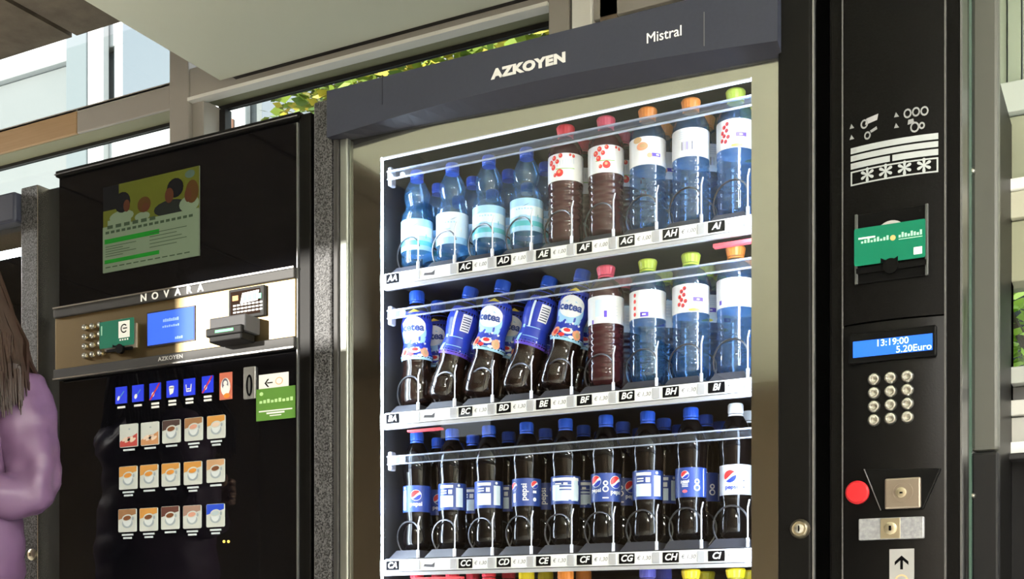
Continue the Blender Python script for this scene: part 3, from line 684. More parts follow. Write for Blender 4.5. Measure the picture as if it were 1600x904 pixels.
def lab_mesh(kind, var):
    k = (kind, var)
    if k in LABEL_CACHE: return LABEL_CACHE[k]
    pr = KIND[kind][0]; rnd = random.Random(hash(var) % 1000 if isinstance(var, int) else len(str(var)))
    if kind == 'cola':
        base = 'silver' if var == 'silver' else 'navy'
        L = Label(pr, .082, .138, {.082: base}); R = L.R
        if var == 'silver':
            L.globe(-.008, .116, .0125); L.rect(-.004, .004, .088, .094, 'white'); L.text('pepsi', -.006, .096, .011, 'blue', bold=.0003)
            for i in range(2): L.rect(.016, .0185, .094+.012*i, .097+.012*i, 'dark')
        elif var == 'front':
            L.globe(.007, .117, .0115); L.text('pepsi', .007, .0985, .0125, 'white', .0016, bold=.0003)
            L.rect(-.026, -.016, .086, .128, 'pale'); L.ell(-.021, .133, .003, .003, 'white')
        elif var in ('info', 'info2'):
            L.rect(-.024, .006, .128, .134, 'white'); L.rect(-.024, .006, .088, .112, 'pale')
            for i in range(2): L.rect(-.022, -.008, .116+.005*i, .1185+.005*i, 'white')
            L.rect(-.004, .004, .115, .124, 'white'); L.rect(.012, .028, .088, .128, 'pale'); L.ell(.018, .133, .003, .003, 'white')
            if var == 'info2': L.rect(-.03, .03, .09, .120, 'pale'); L.rect(-.03, .03, .128, .134, 'white'); L.rect(-.012, .012, .115, .119, 'navy', .0012); L.rect(-.012, .012, .109, .1115, 'navy', .0012)
        elif var == 'side':
            L.text('pepsi', -.002, .110, .017, 'white', bold=.0003, rot=PI/2); L.globe(-.026, .122, .009); L.globe(.02, .125, .008)
            L.rect(.016, .024, .108, .113, 'white'); L.ell(.02, .095, .004, .004, 'white'); L.rect(-.029, -.021, .09, .108, 'white')
        elif var == 'zero':
            L.globe(-.02, .122, .0115); L.text('pepsi', -.02, .1045, .011, 'white', bold=.0003)
            ring8(L, 0, .112); L.rect(-.006, .006, .088, .0905, 'white'); L.globe(.021, .120, .0125); L.text('pepsi', .022, .1005, .012, 'white', bold=.0003)
        else:
            L.globe(-.010, .124, .008); L.text('pepsi', -.010, .112, .008, 'white', bold=.0002)
            for i in range(3): L.rect(-.016, -.004, .1015+.003*i, .103+.003*i, 'white')
            L.ell(-.010, .093, .005, .003, 'pink'); ring8(L, .013, .105); L.rect(.027, .029, .084, .136, 'white')
    elif kind == 'water':
        L = Label(pr, .036, .102, {.036: 'sky', .046: 'aqua', .056: 'sky', .066: 'pale', .086: 'sky', .092: 'sky'}) if var % 2 else Label(pr, .036, .102, {.036: 'sky', .050: 'pale', .09: 'pale'})
        L.put([(-.03, .05), (-.01, .058), (.012, .052), (.03, .062), (.03, .070), (.01, .060), (-.01, .066), (-.03, .06)], [(0, 1, 6, 7), (1, 2, 5, 6), (2, 3, 4, 5)], 'aqua' if var % 2 else 'white')
        a = .012-.009*(var % 4); L.put([(a-.008, .084), (a, .087), (a+.009, .092), (a+.001, .0885)], [(0, 1, 2, 3)], 'navy')
        for i in range(6): L.rect(-.018+i*.006, -.0145+i*.006, .079, .0815+.001*(i % 2), 'sky')
        for i in range(2): L.rect(-.01, .006, .066-.005*i, .0675-.005*i, 'sky')
    elif kind in ('flav', 'juice'):
        L = Label(pr, .122, .176, {.122: 'white'})
        v = var
        if v in ('red', 'cherry'):
            for a, z, r in ((-.020, .168, .0045), (-.022, .15, .005), (-.018, .134, .0035), (-.013, .160, .004), (-.006, .171, .004), (.02, .17, .003), (.013, .172, .0025), (-.028, .16, .005)):
                L.ell(a+(.012 if v == 'red' else 0), z, r, r*1.15, 'red'); L.ell(a+(.011 if v == 'red' else -.001), z+.001, r*.4, r*.4, 'peach', .0013, 8)
            L.ell(.006 if v == 'red' else -.008, .137, .0075, .0075, 'red'); L.ell(.005 if v == 'red' else -.009, .139, .003, .003, 'peach', .0013, 8)
            for i in range(7): L.rect(-.014+i*.0055+(0 if v == 'cherry' else -.012), -.0115+i*.0055+(0 if v == 'cherry' else -.012), .150+.0012*i*(1 if i < 4 else .6), .160+.0012*i*(1 if i < 4 else .6), 'silver')
            L.rect(-.016, .022, .1445, .146, 'green')
        elif v == 'fruit':
            L.ell(-.010, .157, .011, .008, 'peach'); L.ell(-.009, .158, .006, .004, 'orange', .0014); L.ell(-.02, .170, .009, .006, 'orange')
            L.ell(.004, .139, .005, .005, 'peach'); L.rect(.008, .026, .137, .144, 'violet'); L.rect(.017, .023, .139, .142, 'white', .0013)
        elif v == 'back':
            for i in range(9): L.rect(-.014+i*.0032, -.0125+i*.0032-(.0008 if i % 3 else 0), .134, .150, 'violet' if i % 2 else 'dark')
            for i in range(4): L.rect(-.02, .02, .156+i*.004, .1575+i*.004, 'silver')
        elif v == 'berries':
            for a, z in ((-.02, .162), (-.014, .167), (-.024, .152), (-.015, .155), (-.02, .146), (-.012, .143), (-.025, .138), (-.017, .135)):
                L.ell(a, z, .0035, .004, 'red'); L.ell(a+.001, z-.001, .0014, .0015, 'dark', .0014, 8)
            L.rect(.002, .022, .142, .150, 'violet'); L.rect(.009, .014, .1445, .147, 'white', .0013); L.ell(.004, .126, .011, .003, 'yellow')
            for i in range(4): L.rect(.0, .02, .156+i*.004, .1575+i*.004, 'silver')
        elif v == 'plain':
            L.rect(-.004, .002, .133, .146, 'violet'); L.rect(-.03, -.026, .122, .13, 'violet')
            for i in range(4): L.rect(.006, .024, .136+i*.006, .138+i*.006, 'silver')
            L.rect(-.022, -.006, .135, .168, 'pale')
        elif v == 'text':
            L.rect(-.014, .002, .124, .133, 'violet'); L.rect(-.010, -.003, .127, .130, 'white', .0013)
            for i in range(5): L.rect(-.012, .014, .142+i*.006, .1438+i*.006, 'silver')
            for z in (.13, .142, .155, .167): L.ell(-.026, z, .003, .004, 'red')
        else:
            L.rect(-.032, -.026, .128, .136, 'violet')
            for i in range(5): L.rect(-.016, .024, .136+i*.007, .1378+i*.007, 'pale')
    elif kind == 'tea':
        L = Label(pr, .098, .214, {.098: 'violet' if var == 'back' else 'sky', .106: 'blue'})
        if var == 'back':
            for i in range(5): L.rect(-.018, .016, .116+i*.005, .1175+i*.005, 'sky')
            L.rect(.004, .024, .150, .186, 'white'); 
            for i in range(6): L.rect(.006, .022, .153+i*.005, .155+i*.005, 'dark', .0013)
            L.rect(-.014, -.009, .136, .19, 'pale'); L.rect(-.03, -.022, .104, .14, 'sky')
        else:
            s0 = .0
            L.ell(-.004, .150, .030, .036, 'sky', .0009); L.ell(-.004, .167, .027, .022, 'white', .0012)
            L.text('icetea', -.006, .165, .021, 'navy', .0020, bold=.0007)
            L.put([(-.03, .146), (-.01, .140), (.01, .146), (.028, .152), (.026, .145), (.01, .137), (-.01, .131), (-.03, .138)], [(0, 1, 6, 7), (1, 2, 5, 6), (2, 3, 4, 5)], 'blue', .0014)
            for a, z, ra, rz, m_ in ((-.024, .114, .009, .011, 'peach'), (.0, .118, .012, .007, 'white'), (.0, .119, .007, .004, 'red'), (.021, .114, .009, .011, 'peach'), (-.022, .113, .004, .006, 'red'), (.022, .113, .004, .006, 'orange'), (-.008, .108, .006, .004, 'red'), (.01, .106, .005, .003, 'pale')):
                L.ell(a, z, ra, rz, m_, .0014 if m_ in ('peach', 'white') else .0018)
            for i in range(14): L.ell(rnd.uniform(-.03, .03), rnd.uniform(.122, .136), .0025, .0025, rnd.choice(('white', 'pale', 'blue')), .0015, 7)
            L.put([(-.02, .197), (-.004, .206), (.012, .2), (-.004, .199)], [(0, 1, 3), (1, 2, 3)], 'yellow', .0014)
    LABEL_CACHE[k] = L.mb.mesh('label', LM, True, math.radians(60)); return LABEL_CACHE[k]
def ring8(L, a, z):
    for dz_, r in ((.006, .005), (-.0055, .0062)):
        n = 14; pts = []
        for i in range(n):
            t = 2*PI*i/n; pts += [(a+r*math.cos(t), z+dz_+r*math.sin(t)), (a+(r-.0025)*math.cos(t), z+dz_+(r-.0025)*math.sin(t))]
        L.put(pts, [(2*i, 2*((i+1) % n), 2*((i+1) % n)+1, 2*i+1) for i in range(n)], 'white', .0013)
LIQ = {}
def bottle(kind, var, cap, X, y, Z, label, group, rz=0, lean=0):
    o = link('drink_bottle', BODY[kind], None, (X, y, Z)); o.rotation_euler = (0, lean, rz)
    c_ = link('cap', CAPS[kind], o); c_.material_slots[0].link = 'OBJECT'; c_.material_slots[0].material = CAPM[cap]
    r_ = link('neck_ring', RINGS[kind], o); r_.material_slots[0].link = 'OBJECT'; r_.material_slots[0].material = CAPM[cap]
    link('label', lab_mesh(kind, var), o)
    return tag(o, label, 'bottle', group)
ORD = ['first', 'second', 'third', 'fourth', 'fifth', 'sixth', 'seventh', 'eighth', 'ninth']
ROWN = {'A': 'top', 'B': 'second', 'C': 'third', 'D': 'lowest'}
ROWS = {
    'A': [('water', 1, 'blue'), ('water', 0, 'blue'), ('water', 3, 'blue'), ('water', 5, 'blue'), ('juice', 'cherry', 'red'), ('juice', 'red', 'pink'), ('flav', 'fruit', 'orange'), ('flav', 'back', 'orange'), ('flav', 'berries', 'green')],
    'B': [('tea', 'front', 'blue'), ('tea', 'back', 'blue'), ('tea', 'front', 'blue'), ('tea', 'back', 'blue'), ('tea', 'front', 'blue'), ('juice', 'plain', 'pink'), ('flav', 'text', 'green'), ('flav', 'berries', 'green'), ('flav', 'blank', 'orange')],
    'C': [('cola', 'front', 'blue'), ('cola', 'info', 'blue'), ('cola', 'info', 'blue'), ('cola', 'side', 'blue'), ('cola', 'info2', 'blue'), ('cola', 'zero', 'blue'), ('cola', 'info', 'blue'), ('cola', 'other', 'blue'), ('cola', 'silver', 'white')],
    'D': [('cola', 'info', 'red'), ('cola', 'info', 'red'), ('cola', 'info', 'red'), ('tea', 'front', 'yellow'), ('tea', 'back', 'orange'), ('water', 1, 'grey'), ('tea', 'back', 'violet'), ('flav', 'fruit', 'yellow'), ('flav', 'text', 'yellow')], }
DESC = {'water': ('clear water bottle', 'pale blue label'), 'juice': ('dark red juice bottle', 'white label'), 'flav': ('blue flavoured-water bottle', 'white label'), 'tea': ('brown tea bottle', 'blue sleeve'), 'cola': ('dark cola bottle', 'blue label')}
for row, items in ROWS.items():
    zb = ZS[row]+.012+.0222
    for i, (kind, var, cap) in enumerate(items):
        for d in range(3 if row != 'D' else 2):
            X = CX[i]-.002; y = .064+.018+.038+d*.088; lean = 0; zz_ = zb
            if row == 'B' and i in (1, 2, 3, 4):
                lean = math.radians((15, 13, 17, 14)[i-1]); X -= .026; zz_ = zb+.021*math.sin(lean)+.0008
            ds = DESC[kind] if var != 'silver' else ('dark cola bottle', 'silver label')
            where = '%s from left in %s row' % (ORD[i], ROWN[row])
            pre = 'leaning ' if lean else ''
            if d: lab = '%s%s, %s cap, %s the %s' % (pre, ds[0], cap, ('just behind', 'last behind')[d-1], where)
            else: lab = '%s%s, %s and %s cap, %s' % (pre, ds[0], ds[1], cap, where)
            bottle(kind, var, cap, X, y, zz_, lab, 'bottles in the %s row of the drinks machine' % ROWN[row], rz=random.uniform(-.12, .12)+.34, lean=lean)

# ------------------------------------------------------------------ coffee machine
k0, k1 = WX(91, 0), WX(490, 0)
NTOP = (W(93, 270, 0)[1]+W(475, 178, 0)[1])/2
km = empty('coffee_machine', ((k0+k1)/2, .4, 0)); KX, KY = km.location.x, km.location.y
def kp(mb, name, mats, parent=None, smooth=False, bevel=0):
    mb.v = [(a-KX, b-KY, c_) for a, b, c_ in mb.v]
    return mb.build(name, mats, parent or km, smooth=smooth, bevel=bevel)
xg1 = WX(467, 0)
def zavg(a, b, y=0): return (W(91, a, y)[1]+W(467, b, y)[1])/2
zu1, zu0 = zavg(487, 418.5), zavg(500.5, 435); zw1, zw0 = zavg(580, 526.5), zavg(595.5, 542.3)
kp(MB().box(k0, k1-.004, .02, .74, .05, NTOP-.004), 'cabinet', M_blk, bevel=.004)
for x in (k0+.08, k1-.08):
    for y in (.1, .66): kp(MB().lathe([(.028, 0), (.028, .04), (.015, .05)], 12, c=(x, y, 0)), 'foot', M_blk, smooth=True)
kp(MB().box(xg1+.003, k1-.004, -.004, .02, .08, NTOP-.002), 'door_stile', M_blk, bevel=.003)
kp(MB().box(xg1, xg1+.0025, -.008, .02, .08, NTOP-.02), 'door_trim', mat('trim_grey', (.25, .25, .26), .3, .7))
tp = kp(MB().box(k0, k1-.03, -.010, .03, NTOP-.012, NTOP+.003), 'top_rail', M_blk, bevel=.003)
kp(MB().box(k0, k1-.035, -.0125, -.009, NTOP-.0075, NTOP-.0055), 'rail_line', mat('rail_line', (.28, .28, .3), .3, .7), tp)
up = kp(MB().box(k0+.004, xg1, .0, .019, zu1+.003, NTOP-.013), 'upper_panel', M_gloss)
lo = kp(MB().box(k0+.004, xg1, .0, .019, .3, zw0-.003), 'lower_panel', M_gloss)
kp(MB().box(k0, xg1+.02, -.004, .019, .08, .295), 'service_flap', M_blk, bevel=.003)
ctl = kp(MB().box(k0+.003, xg1, -.012, .019, zw1, zu0), 'control_panel', M_brush, bevel=.0015)
ub_ = kp(MB().box(k0+.002, xg1, -.017, .019, zu0, zu1), 'upper_bar', M_bar, bevel=.002)
lb_ = kp(MB().box(k0+.002, xg1, -.017, .019, zw0, zw1), 'lower_bar', M_bar, bevel=.002)
kp(MB().box(k0+.002, xg1, -.0195, -.014, zu1-.001, zu1+.0025), 'bar_trim', M_chrome, ub_)
kp(MB().box(k0+.002, xg1, -.0195, -.014, zw0-.0025, zw0+.001), 'bar_trim', M_chrome, lb_)
for i, ch_ in enumerate('NOVARA'):
    X, Z = W(224+i*17.8, 470-i*3.1, -.018); kp(MB().text(ch_, X, -.0172, (zu0+zu1)/2, .0225, 0, .0005, .0008, sx=1.12), 'letter', M_inkw, ub_)
X, Z = W(266, 563, -.018); kp(MB().text('AZKOYEN', X, -.0172, (zw0+zw1)/2+.001, .0125, 0, .0003, .0004, sx=1.2, space=1.1), 'lettering', mat('lettering_dim', (.4, .4, .4), .4), lb_)
def NP(px, py, y=-.012): return W(px, py, y)
nsx, nsz = SZ(260, -.012)
for r_ in range(4):
    for k in range(3):
        X, Z = NP(133+12*k, 511.5-2.1*k+14.7*r_)
        kp(MB().ylathe([(.0072, 0), (.0072, .003), (.006, .0055), (.004, .0055), (.0015, .003)], 16, (X, -.012, Z)), 'key', M_steel, ctl, smooth=True)
X, Z = NP(190, 526)
ho = kp(MB().ylathe([(.030, 0), (.030, .004)], 28, (X+.003, -.012, Z+.011)).box(X-.05, X+.05, -.016, -.012, Z-.03, Z+.026, 1), 'card_holder', [mat('disc_beige', (.5, .42, .33), .5), mat('holder_grey', (.22, .19, .16), .5)], ctl)
kp(MB().box(X-.04, X+.04, -.020, -.016, Z-.034, Z-.028).ylathe([(.011, 0), (.011, .0085)], 20, (X+.004, -.016, Z-.030)), 'holder_lip', mat('pocket_black', (.002, .002, .0022), .5, spec=.08), ho)
X, Z = NP(187, 524.5); cw2, ch2 = 54*SZ(187, -.02)[0], 42*SZ(187, -.02)[1]
def ex2(mb):
    y = -.0006; mb.box(cw2*.06, cw2*.38, y, -.0003, ch2*.30, ch2*.92, 1)
    n = 14; rr = ch2*.17; cx2, cz2 = cw2*.22, ch2*.64
    v = []
    for i in range(n+1):
        a = .7+(2*PI-1.4)*i/n; v += [(cx2+rr*math.cos(a), y-.0002, cz2+rr*math.sin(a)), (cx2+rr*.72*math.cos(a), y-.0002, cz2+rr*.72*math.sin(a))]
    mb.add(v, [(2*i, 2*i+2, 2*i+3, 2*i+1) for i in range(n)], 3)
    mb.box(cx2-rr*.3, cx2+rr*.9, y-.0002, y, cz2-.001, cz2+.0015, 3)
    for i in range(4): mb.box(cw2*.09+i*cw2*.07, cw2*.13+i*cw2*.07, y, -.0003, ch2*.20, ch2*.26, 1)
    mb.box(-cw2*.45, -cw2*.42, y, -.0003, ch2*.5, ch2*.85, 4)
    mb.poly([(-.012, y-.0003, 0), (.012, y-.0003, 0), (.012, y-.0003, .006), (.006, y-.0003, .003), (-.006, y-.0003, .003), (-.012, y-.0003, .006)], 3)
card('plastic_card', 'dark green plastic card beside the coffee machine keypad', X, -.0215, Z-ch2/2+.004, cw2, ch2, M_green2, ex2)
X, Z = NP(268, 510); dw2, dh2 = 36*nsx, 25*nsz
d_ = kp(MB().box(X-dw2-.003, X+dw2+.002, -.0145, -.012, Z-dh2-.003, Z+dh2+.003), 'display', mat('bezel_dark', (.03, .03, .05), .3), ctl)
kp(MB().box(X-dw2, X+dw2, -.0155, -.0145, Z-dh2, Z+dh2), 'screen', M_lcd2, d_)
M_lt = mat('lcd_text_dim', (.2, .3, .8), .3, emit=(.16, .28, .95), estr=.8)
for n_, x_, z_, st_, h_ in ((8, -.022, .012, .006, .006), (8, -.024, -.001, .0065, .004), (4, .014, -dh2+.006, .006, .005)):
    tx = MB()
    for i in range(n_): tx.box(X+x_+i*st_, X+x_+i*st_+.0045, -.0158, -.0155, Z+z_, Z+z_+h_+.001*(i % 2))
    kp(tx, 'screen_text', M_lt, d_)
# card reader with the sign above it
a0, a1 = NP(349, 515)[0], NP(407, 515)[0]; rz1, rz0 = NP(380, 501)[1], NP(380, 540)[1]
rd = kp(MB().box(a0+.004, a1, -.062, -.012, rz0+.018, rz1), 'card_reader', mat('reader_grey', (.06, .06, .065), .55, spec=.2), ctl, bevel=.003)
kp(MB().box(a0, a1-.004, -.070, -.058, rz0+.012, rz1-.024), 'reader_mouth', mat('reader_black', (.005, .005, .005), .5, spec=.15), rd, bevel=.003)
kp(MB().box(a0+.006, a1-.008, -.066, -.02, rz0, rz0+.018), 'reader_lip', mat('reader_black', (.005, .005, .005), .5, spec=.15), rd, bevel=.003)
kp(MB().box(a0+.028, a0+.078, -.0708, -.0702, rz1-.036, rz1-.0305), 'status_light', mat('reader_green', (.02, .5, .12), .4, emit=(.03, .8, .15), estr=.9), rd)
s0, s1 = NP(358, 470, -.02)[0], NP(413, 470, -.02)[0]; q1, q0 = W(385, 449, -.02)[1], W(385, 496, -.02)[1]
sg = kp(MB().box(s0, s1, -.022, -.012, q0, q1), 'notice_frame', mat('notice_frame', (.035, .035, .036), .6, spec=.1), ctl, bevel=.001)
nf = MB().box(s0+.006, s1-.010, -.0228, -.022, q0+.006, q1-.006, 0)
nf.prism([(s0+.034, q1-.034), (s1-.016, q1-.032), (s1-.012, q1-.010), (s0+.040, q1-.012)], -.0235, -.0228, 1)
for i in range(4): nf.text('S$€%'[0] if 0 else '', 0, 0, 0, .01); nf.box(s0+.043+i*.0135, s0+.052+i*.0135, -.0239, -.0235, q1-.029, q1-.016-.002*(i % 2), 2)
nf.box(s0+.012, s0+.028, -.0232, -.0228, q1-.026, q1-.015, 3)
for j in range(3):
    for i in range(8): nf.box(s0+.014+i*.0105, s0+.0215+i*.0105, -.0232, -.0228, q0+.012+j*.0075, q0+.0155+j*.0075, 4)
kp(nf, 'notice', [mat('notice_brown', (.015, .007, .004), .7, spec=.05), M_inkw, mat('notice_green', (.1, .6, .35), .5), mat('notice_orange', (.6, .2, .03), .5), M_inkw], sg)
# poster behind the upper glass
X, Z = W(235, 345, -.001); a, b_ = SZ(235, -.001); pw2, ph2 = 75*a, 68.5*b_
po = MB().box(X-pw2, X+pw2, -.0018, 0, Z-ph2, Z+ph2, 0)
y = -.0022
def pu(u, v): return (X-pw2+2*pw2*u, Z-ph2+2*ph2*v)
def pq(u0, v0, u1, v1, m): 
    (xa_, za_), (xb_, zb_) = pu(u0, v0), pu(u1, v1); po.poly([(xa_, y, za_), (xb_, y, za_), (xb_, y, zb_), (xa_, y, zb_)], m)
pq(0, .52, 1, 1, 1); y = -.0023; pq(0, .72, .17, 1, 4)
y = -.0024
pk = 0
def pe(u, v, ru, rv, m):
    global pk
    pk += 1; x_, z_ = pu(u, v); po.ell(x_, z_, 2*pw2*ru, 2*ph2*rv, y-pk*.00003, m)
pq(.05, .50, .3, .60, 2); pe(.2, .62, .13, .07, 2); pe(.71, .60, .17, .09, 6); pe(.9, .60, .1, .09, 2); pe(.42, .57, .08, .05, 2)
y = -.0026
pe(.21, .78, .085, .12, 4); pe(.255, .73, .035, .07, 5); pe(.44, .70, .07, .09, 7); pe(.455, .665, .04, .05, 5); pe(.76, .81, .085, .11, 4); pe(.70, .74, .045, .085, 5); pe(.93, .73, .065, .13, 7); pe(.89, .70, .035, .08, 5); pe(.91, .93, .05, .045, 8)
y = -.0034; pq(0, .0, 1, .53, 2)
y = -.0036
for i in range(16): pq(.03+i*.058, .445, .07+i*.058, .475, 9)
for i in range(6): pq(.05+i*.09, .50, .11+i*.09, .54, 9)
pq(.02, .33, .60, .385, 3); pq(.02, .10, .60, .145, 3); y = -.0038
for j in range(5): pq(.03, .18+j*.028, .22+.07*((j*2) % 3), .187+j*.028, 9); pq(.5, .19+j*.04, .78+.05*((j*2) % 3), .197+j*.04, 9)
for i in range(12): pq(.03+i*.075, .05, .085+i*.075, .062, 9)
kp(po, 'poster', [mat('poster_paper', (.115, .14, .105), .7, spec=.04), mat('poster_lime', (.068, .078, .011), .7, spec=.04), mat('poster_pale', (.12, .16, .115), .7, spec=.04), mat('poster_green', (.01, .15, .015), .7, spec=.04), mat('poster_dark', (.006, .006, .007), .7, spec=.04), mat('poster_skin', (.055, .02, .011), .7, spec=.04), mat('poster_suit', (.012, .014, .013), .7, spec=.04), mat('poster_hair', (.05, .025, .008), .7, spec=.04), mat('poster_mark', (.05, .08, .07), .7, spec=.04), mat('poster_ink', (.03, .05, .03), .7, spec=.04)], up)
# pictograms
M_ib = mat('pictogram_blue', (.01, .03, .55), .4, emit=(.01, .03, .6), estr=.35)
M_ir = mat('pictogram_red', (.6, .02, .05), .4)
def lp_(px, py, y=-.002): return W(px, py, y)
for i, (px, py) in enumerate(((189, 617), (215, 614), (242, 611), (268.7, 607), (295.5, 604), (324, 600))):
    X, Z = lp_(px, py); a, b_ = SZ(px, -.002); hw, hh = 8.6*a, 13*b_
    mb = MB().box(X-hw, X+hw, -.0022, 0, Z-hh, Z+hh, 0); y = -.0025
    if i in (0, 1, 2, 5):
        dx = 0 if i else -.002
        mb.ell(X-hw*.3+dx, Z-hh*.35, .0035+.001*(i != 0), .006, y, 1, rot=-.5); mb.poly([(X-hw*.2, y, Z-hh*.2), (X-hw*.05, y, Z-hh*.25), (X+hw*.65, y, Z+hh*.4), (X+hw*.5, y, Z+hh*.45)], 3 if i != 5 else 1)
    if i == 3:
        mb.ell(X-.001, Z+.004, .008, .003, y, 1); mb.poly([(X-.009, y, Z+.003), (X-.006, y, Z-.014), (X+.004, y, Z-.010), (X+.007, y, Z+.003)], 1)
    if i == 4:
        mb.poly([(X-.010, y, Z+.006), (X-.008, y, Z-.011), (X+.006, y, Z-.011), (X+.008, y, Z+.006)], 1); y = -.0028
        mb.poly([(X-.0075, y, Z+.007), (X-.006, y, Z-.008), (X+.004, y, Z-.008), (X+.0055, y, Z+.007)], 0); mb.poly([(X-.005, y-.0002, Z-.006), (X+.003, y-.0002, Z-.006), (X+.003, y-.0002, Z-.003), (X-.005, y-.0002, Z-.003)], 1)
    if i in (2, 5): mb.poly([(X-hw, -.003, Z-hh), (X-hw*.7, -.003, Z-hh), (X+hw, -.003, Z+hh*.85), (X+hw*.8, -.003, Z+hh)], 2)
    for j in range(1 if i < 2 else 2): mb.box(X-hw*.65, X+hw*.65, -.002, 0, Z-hh-.011-.008*j, Z-hh-.0065-.008*j, 1)
    kp(mb, 'pictogram', [M_ib, M_inkw, M_ir, mat('pictogram_teal', (.1, .35, .6), .5)], lo)
X, Z = lp_(352.5, 602.6); a, b_ = SZ(352, -.002)
mb = MB().box(X-9.5*a, X+9.5*a, -.0022, 0, Z-21*b_, Z+21*b_, 0); 
mb.ell(X, Z-.002, 7.5*a, 14*b_, -.0025, 1); mb.ell(X-.001, Z+.004, 5*a, 9*b_, -.0028, 2); mb.ell(X+.001, Z-.006, 4.5*a, 6*b_, -.003, 1); mb.ell(X, Z+.006, 3*a, 4*b_, -.0032, 1); mb.ell(X+.004, Z-.022, 5*a, 4*b_, -.0028, 3)
kp(mb, 'round_sticker', [mat('sticker_coral', (.6, .16, .1), .5), M_inkw, mat('sticker_ink', (.15, .13, .2), .5), mat('sticker_orange', (.75, .25, .03), .5)], lo)
X, Z = lp_(391, 598); a, b_ = SZ(391, -.002)
cs = kp(MB().box(X-9*a, X+9*a, -.006, 0, Z-25*b_, Z+25*b_), 'coin_slot', mat('slot_plate', (.38, .38, .38), .35, .6), lo, bevel=.0015)
mb = MB(); mb.ell(X+.001, Z-.006, 5.2*a, 17*b_, -.0064, 0, 24); mb.ell(X+.001, Z-.006, 2*a, 13*b_, -.0068, 1, 20); kp(mb, 'slot_opening', [M_ink, mat('slot_grey', (.12, .12, .12), .5)], cs)
X, Z = lp_(427, 597); a, b_ = SZ(427, -.002)
mb = MB().box(X-23*a, X+23*a, -.0015, 0, Z-14*b_, Z+14*b_, 0)
mb.poly([(X-10*a, -.0018, Z-.001), (X-1*a, -.0018, Z-.001), (X-1*a, -.0018, Z+.0015), (X-10*a, -.0018, Z+.0015)], 1)
for s_ in (-1, 1): mb.poly([(X-14*a, -.0018, Z), (X-11*a, -.0018, Z), (X-6.5*a, -.0018, Z+s_*.009), (X-9*a, -.0018, Z+s_*.009)][::-1 if s_ < 0 else 1], 1)
mb.ell(X+9*a, Z+.002, 6*a, 6*b_, -.0018, 2); mb.ell(X+9*a, Z+.002, 4.5*a, 4.5*b_, -.0020, 0)
kp(mb, 'arrow_sticker', [M_inkw, M_ink, mat('sticker_peach', (.75, .5, .3), .5)], lo)
X, Z = lp_(431, 630); a, b_ = SZ(431, -.002)
mb = MB().box(X-30.5*a, X+30.5*a, -.0032, -.0016, Z-25*b_, Z+25*b_, 0)
for i in range(9): mb.box(X-25*a+i*6*a, X-21*a+i*6*a, -.0036, -.0032, Z+2*b_, Z+6*b_+(i % 3)*b_, 1)
mb.box(X-26*a, X+26*a, -.0036, -.0032, Z-11.5*b_, Z-9.5*b_, 2); mb.box(X-14*a, X+14*a, -.0036, -.0032, Z-15.5*b_, Z-13*b_, 2); mb.box(X-9*a, X+9*a, -.0036, -.0032, Z-19*b_, Z-17.5*b_, 2); mb.ell(X-22*a, Z+17*b_, 3*a, 3*b_, -.0036, 1)
kp(mb, 'green_sticker', [M_lime, mat('sticker_palegreen', (.5, .75, .35), .5), M_inkw], lo)
# drink selection buttons, each with a printed cup
BT = [mat('print_table', (.52, .56, .55), .45), mat('print_cup', (.60, .66, .70), .4), mat('print_cup_shadow', (.30, .36, .42), .5)]
def cupbtn(px, py, top, drink, cup=True, hand=None, blue=False, lines=1):
    X, Z = lp_(px, py); a, b_ = SZ(px, -.002); hw, hh = 14*a, 18*b_
    mb = MB().rrect(X-hw, X+hw, Z-hh, Z+hh, -.0022, 0, .003, 0); y = -.0025
    if hand is None:
        mb.poly([(X-hw*.97, y, Z+hh*.08), (X+hw*.97, y, Z+hh*.52), (X+hw*.97, y, Z+hh*.97), (X-hw*.97, y, Z+hh*.97)], 3); y = -.0028
        mb.ell(X+.001, Z-hh*.25, hw*.60, hh*.42, y, 2, 18); y = -.003
        mb.poly([(X-hw*.52+2*hw*.55*i/10, y, Z+hh*.22-(1-(2*i/10-1)**2)**.5*hh*.75) for i in range(11)], 1)
        mb.ell(X+hw*.03, Z+hh*.22, hw*.56, hh*.30, y-.0003, 0, 18, .12); mb.ell(X+hw*.03, Z+hh*.20, hw*.43, hh*.20, y-.0006, 4, 16, .12)
        mb.ell(X+hw*.66, Z+hh*.15, hw*.12, hh*.16, y-.0002, 2, 10)
    else:
        mb.poly([(X-hw*.97, y, Z-hh*.95), (X+hw*.97, y, Z-hh*.95), (X+hw*.97, y, Z+hh*.15), (X+hw*.4, y, Z-.1*hh), (X-hw*.3, y, Z-.15*hh), (X-hw*.97, y, Z-hh*.5)], 3)
        for i in range(4): mb.ell(X-hw*.4+i*hw*.3, Z-hh*(.3+.12*(i % 2)), hw*.35, hh*.14, y-.0003, 4, 10, .4)
        mb.ell(X+hw*.1, Z+hh*.55, hw*.12, hh*.08, y-.0003, 2, 8)
    for j in range(lines): mb.box(X-hw*(.6-.15*j), X+hw*(.6-.15*j), -.002, 0, Z-hh-.0085-.0075*j, Z-hh-.0045-.0075*j, 5)
    kp(mb, 'selection_button', BT+[top, drink, mat('caption_pale', (.55, .62, .68), .5)], lo)
Pm = lambda n_, c_: mat('print_'+n_, c_, .45)
amber, brown, dkb, choc, blu, mauve = Pm('amber', (.55, .26, .05)), Pm('brown', (.30, .15, .06)), Pm('dark_brown', (.06, .03, .025)), Pm('chocolate', (.10, .03, .02)), Pm('blue', (.01, .06, .6)), Pm('mauve', (.32, .2, .16))
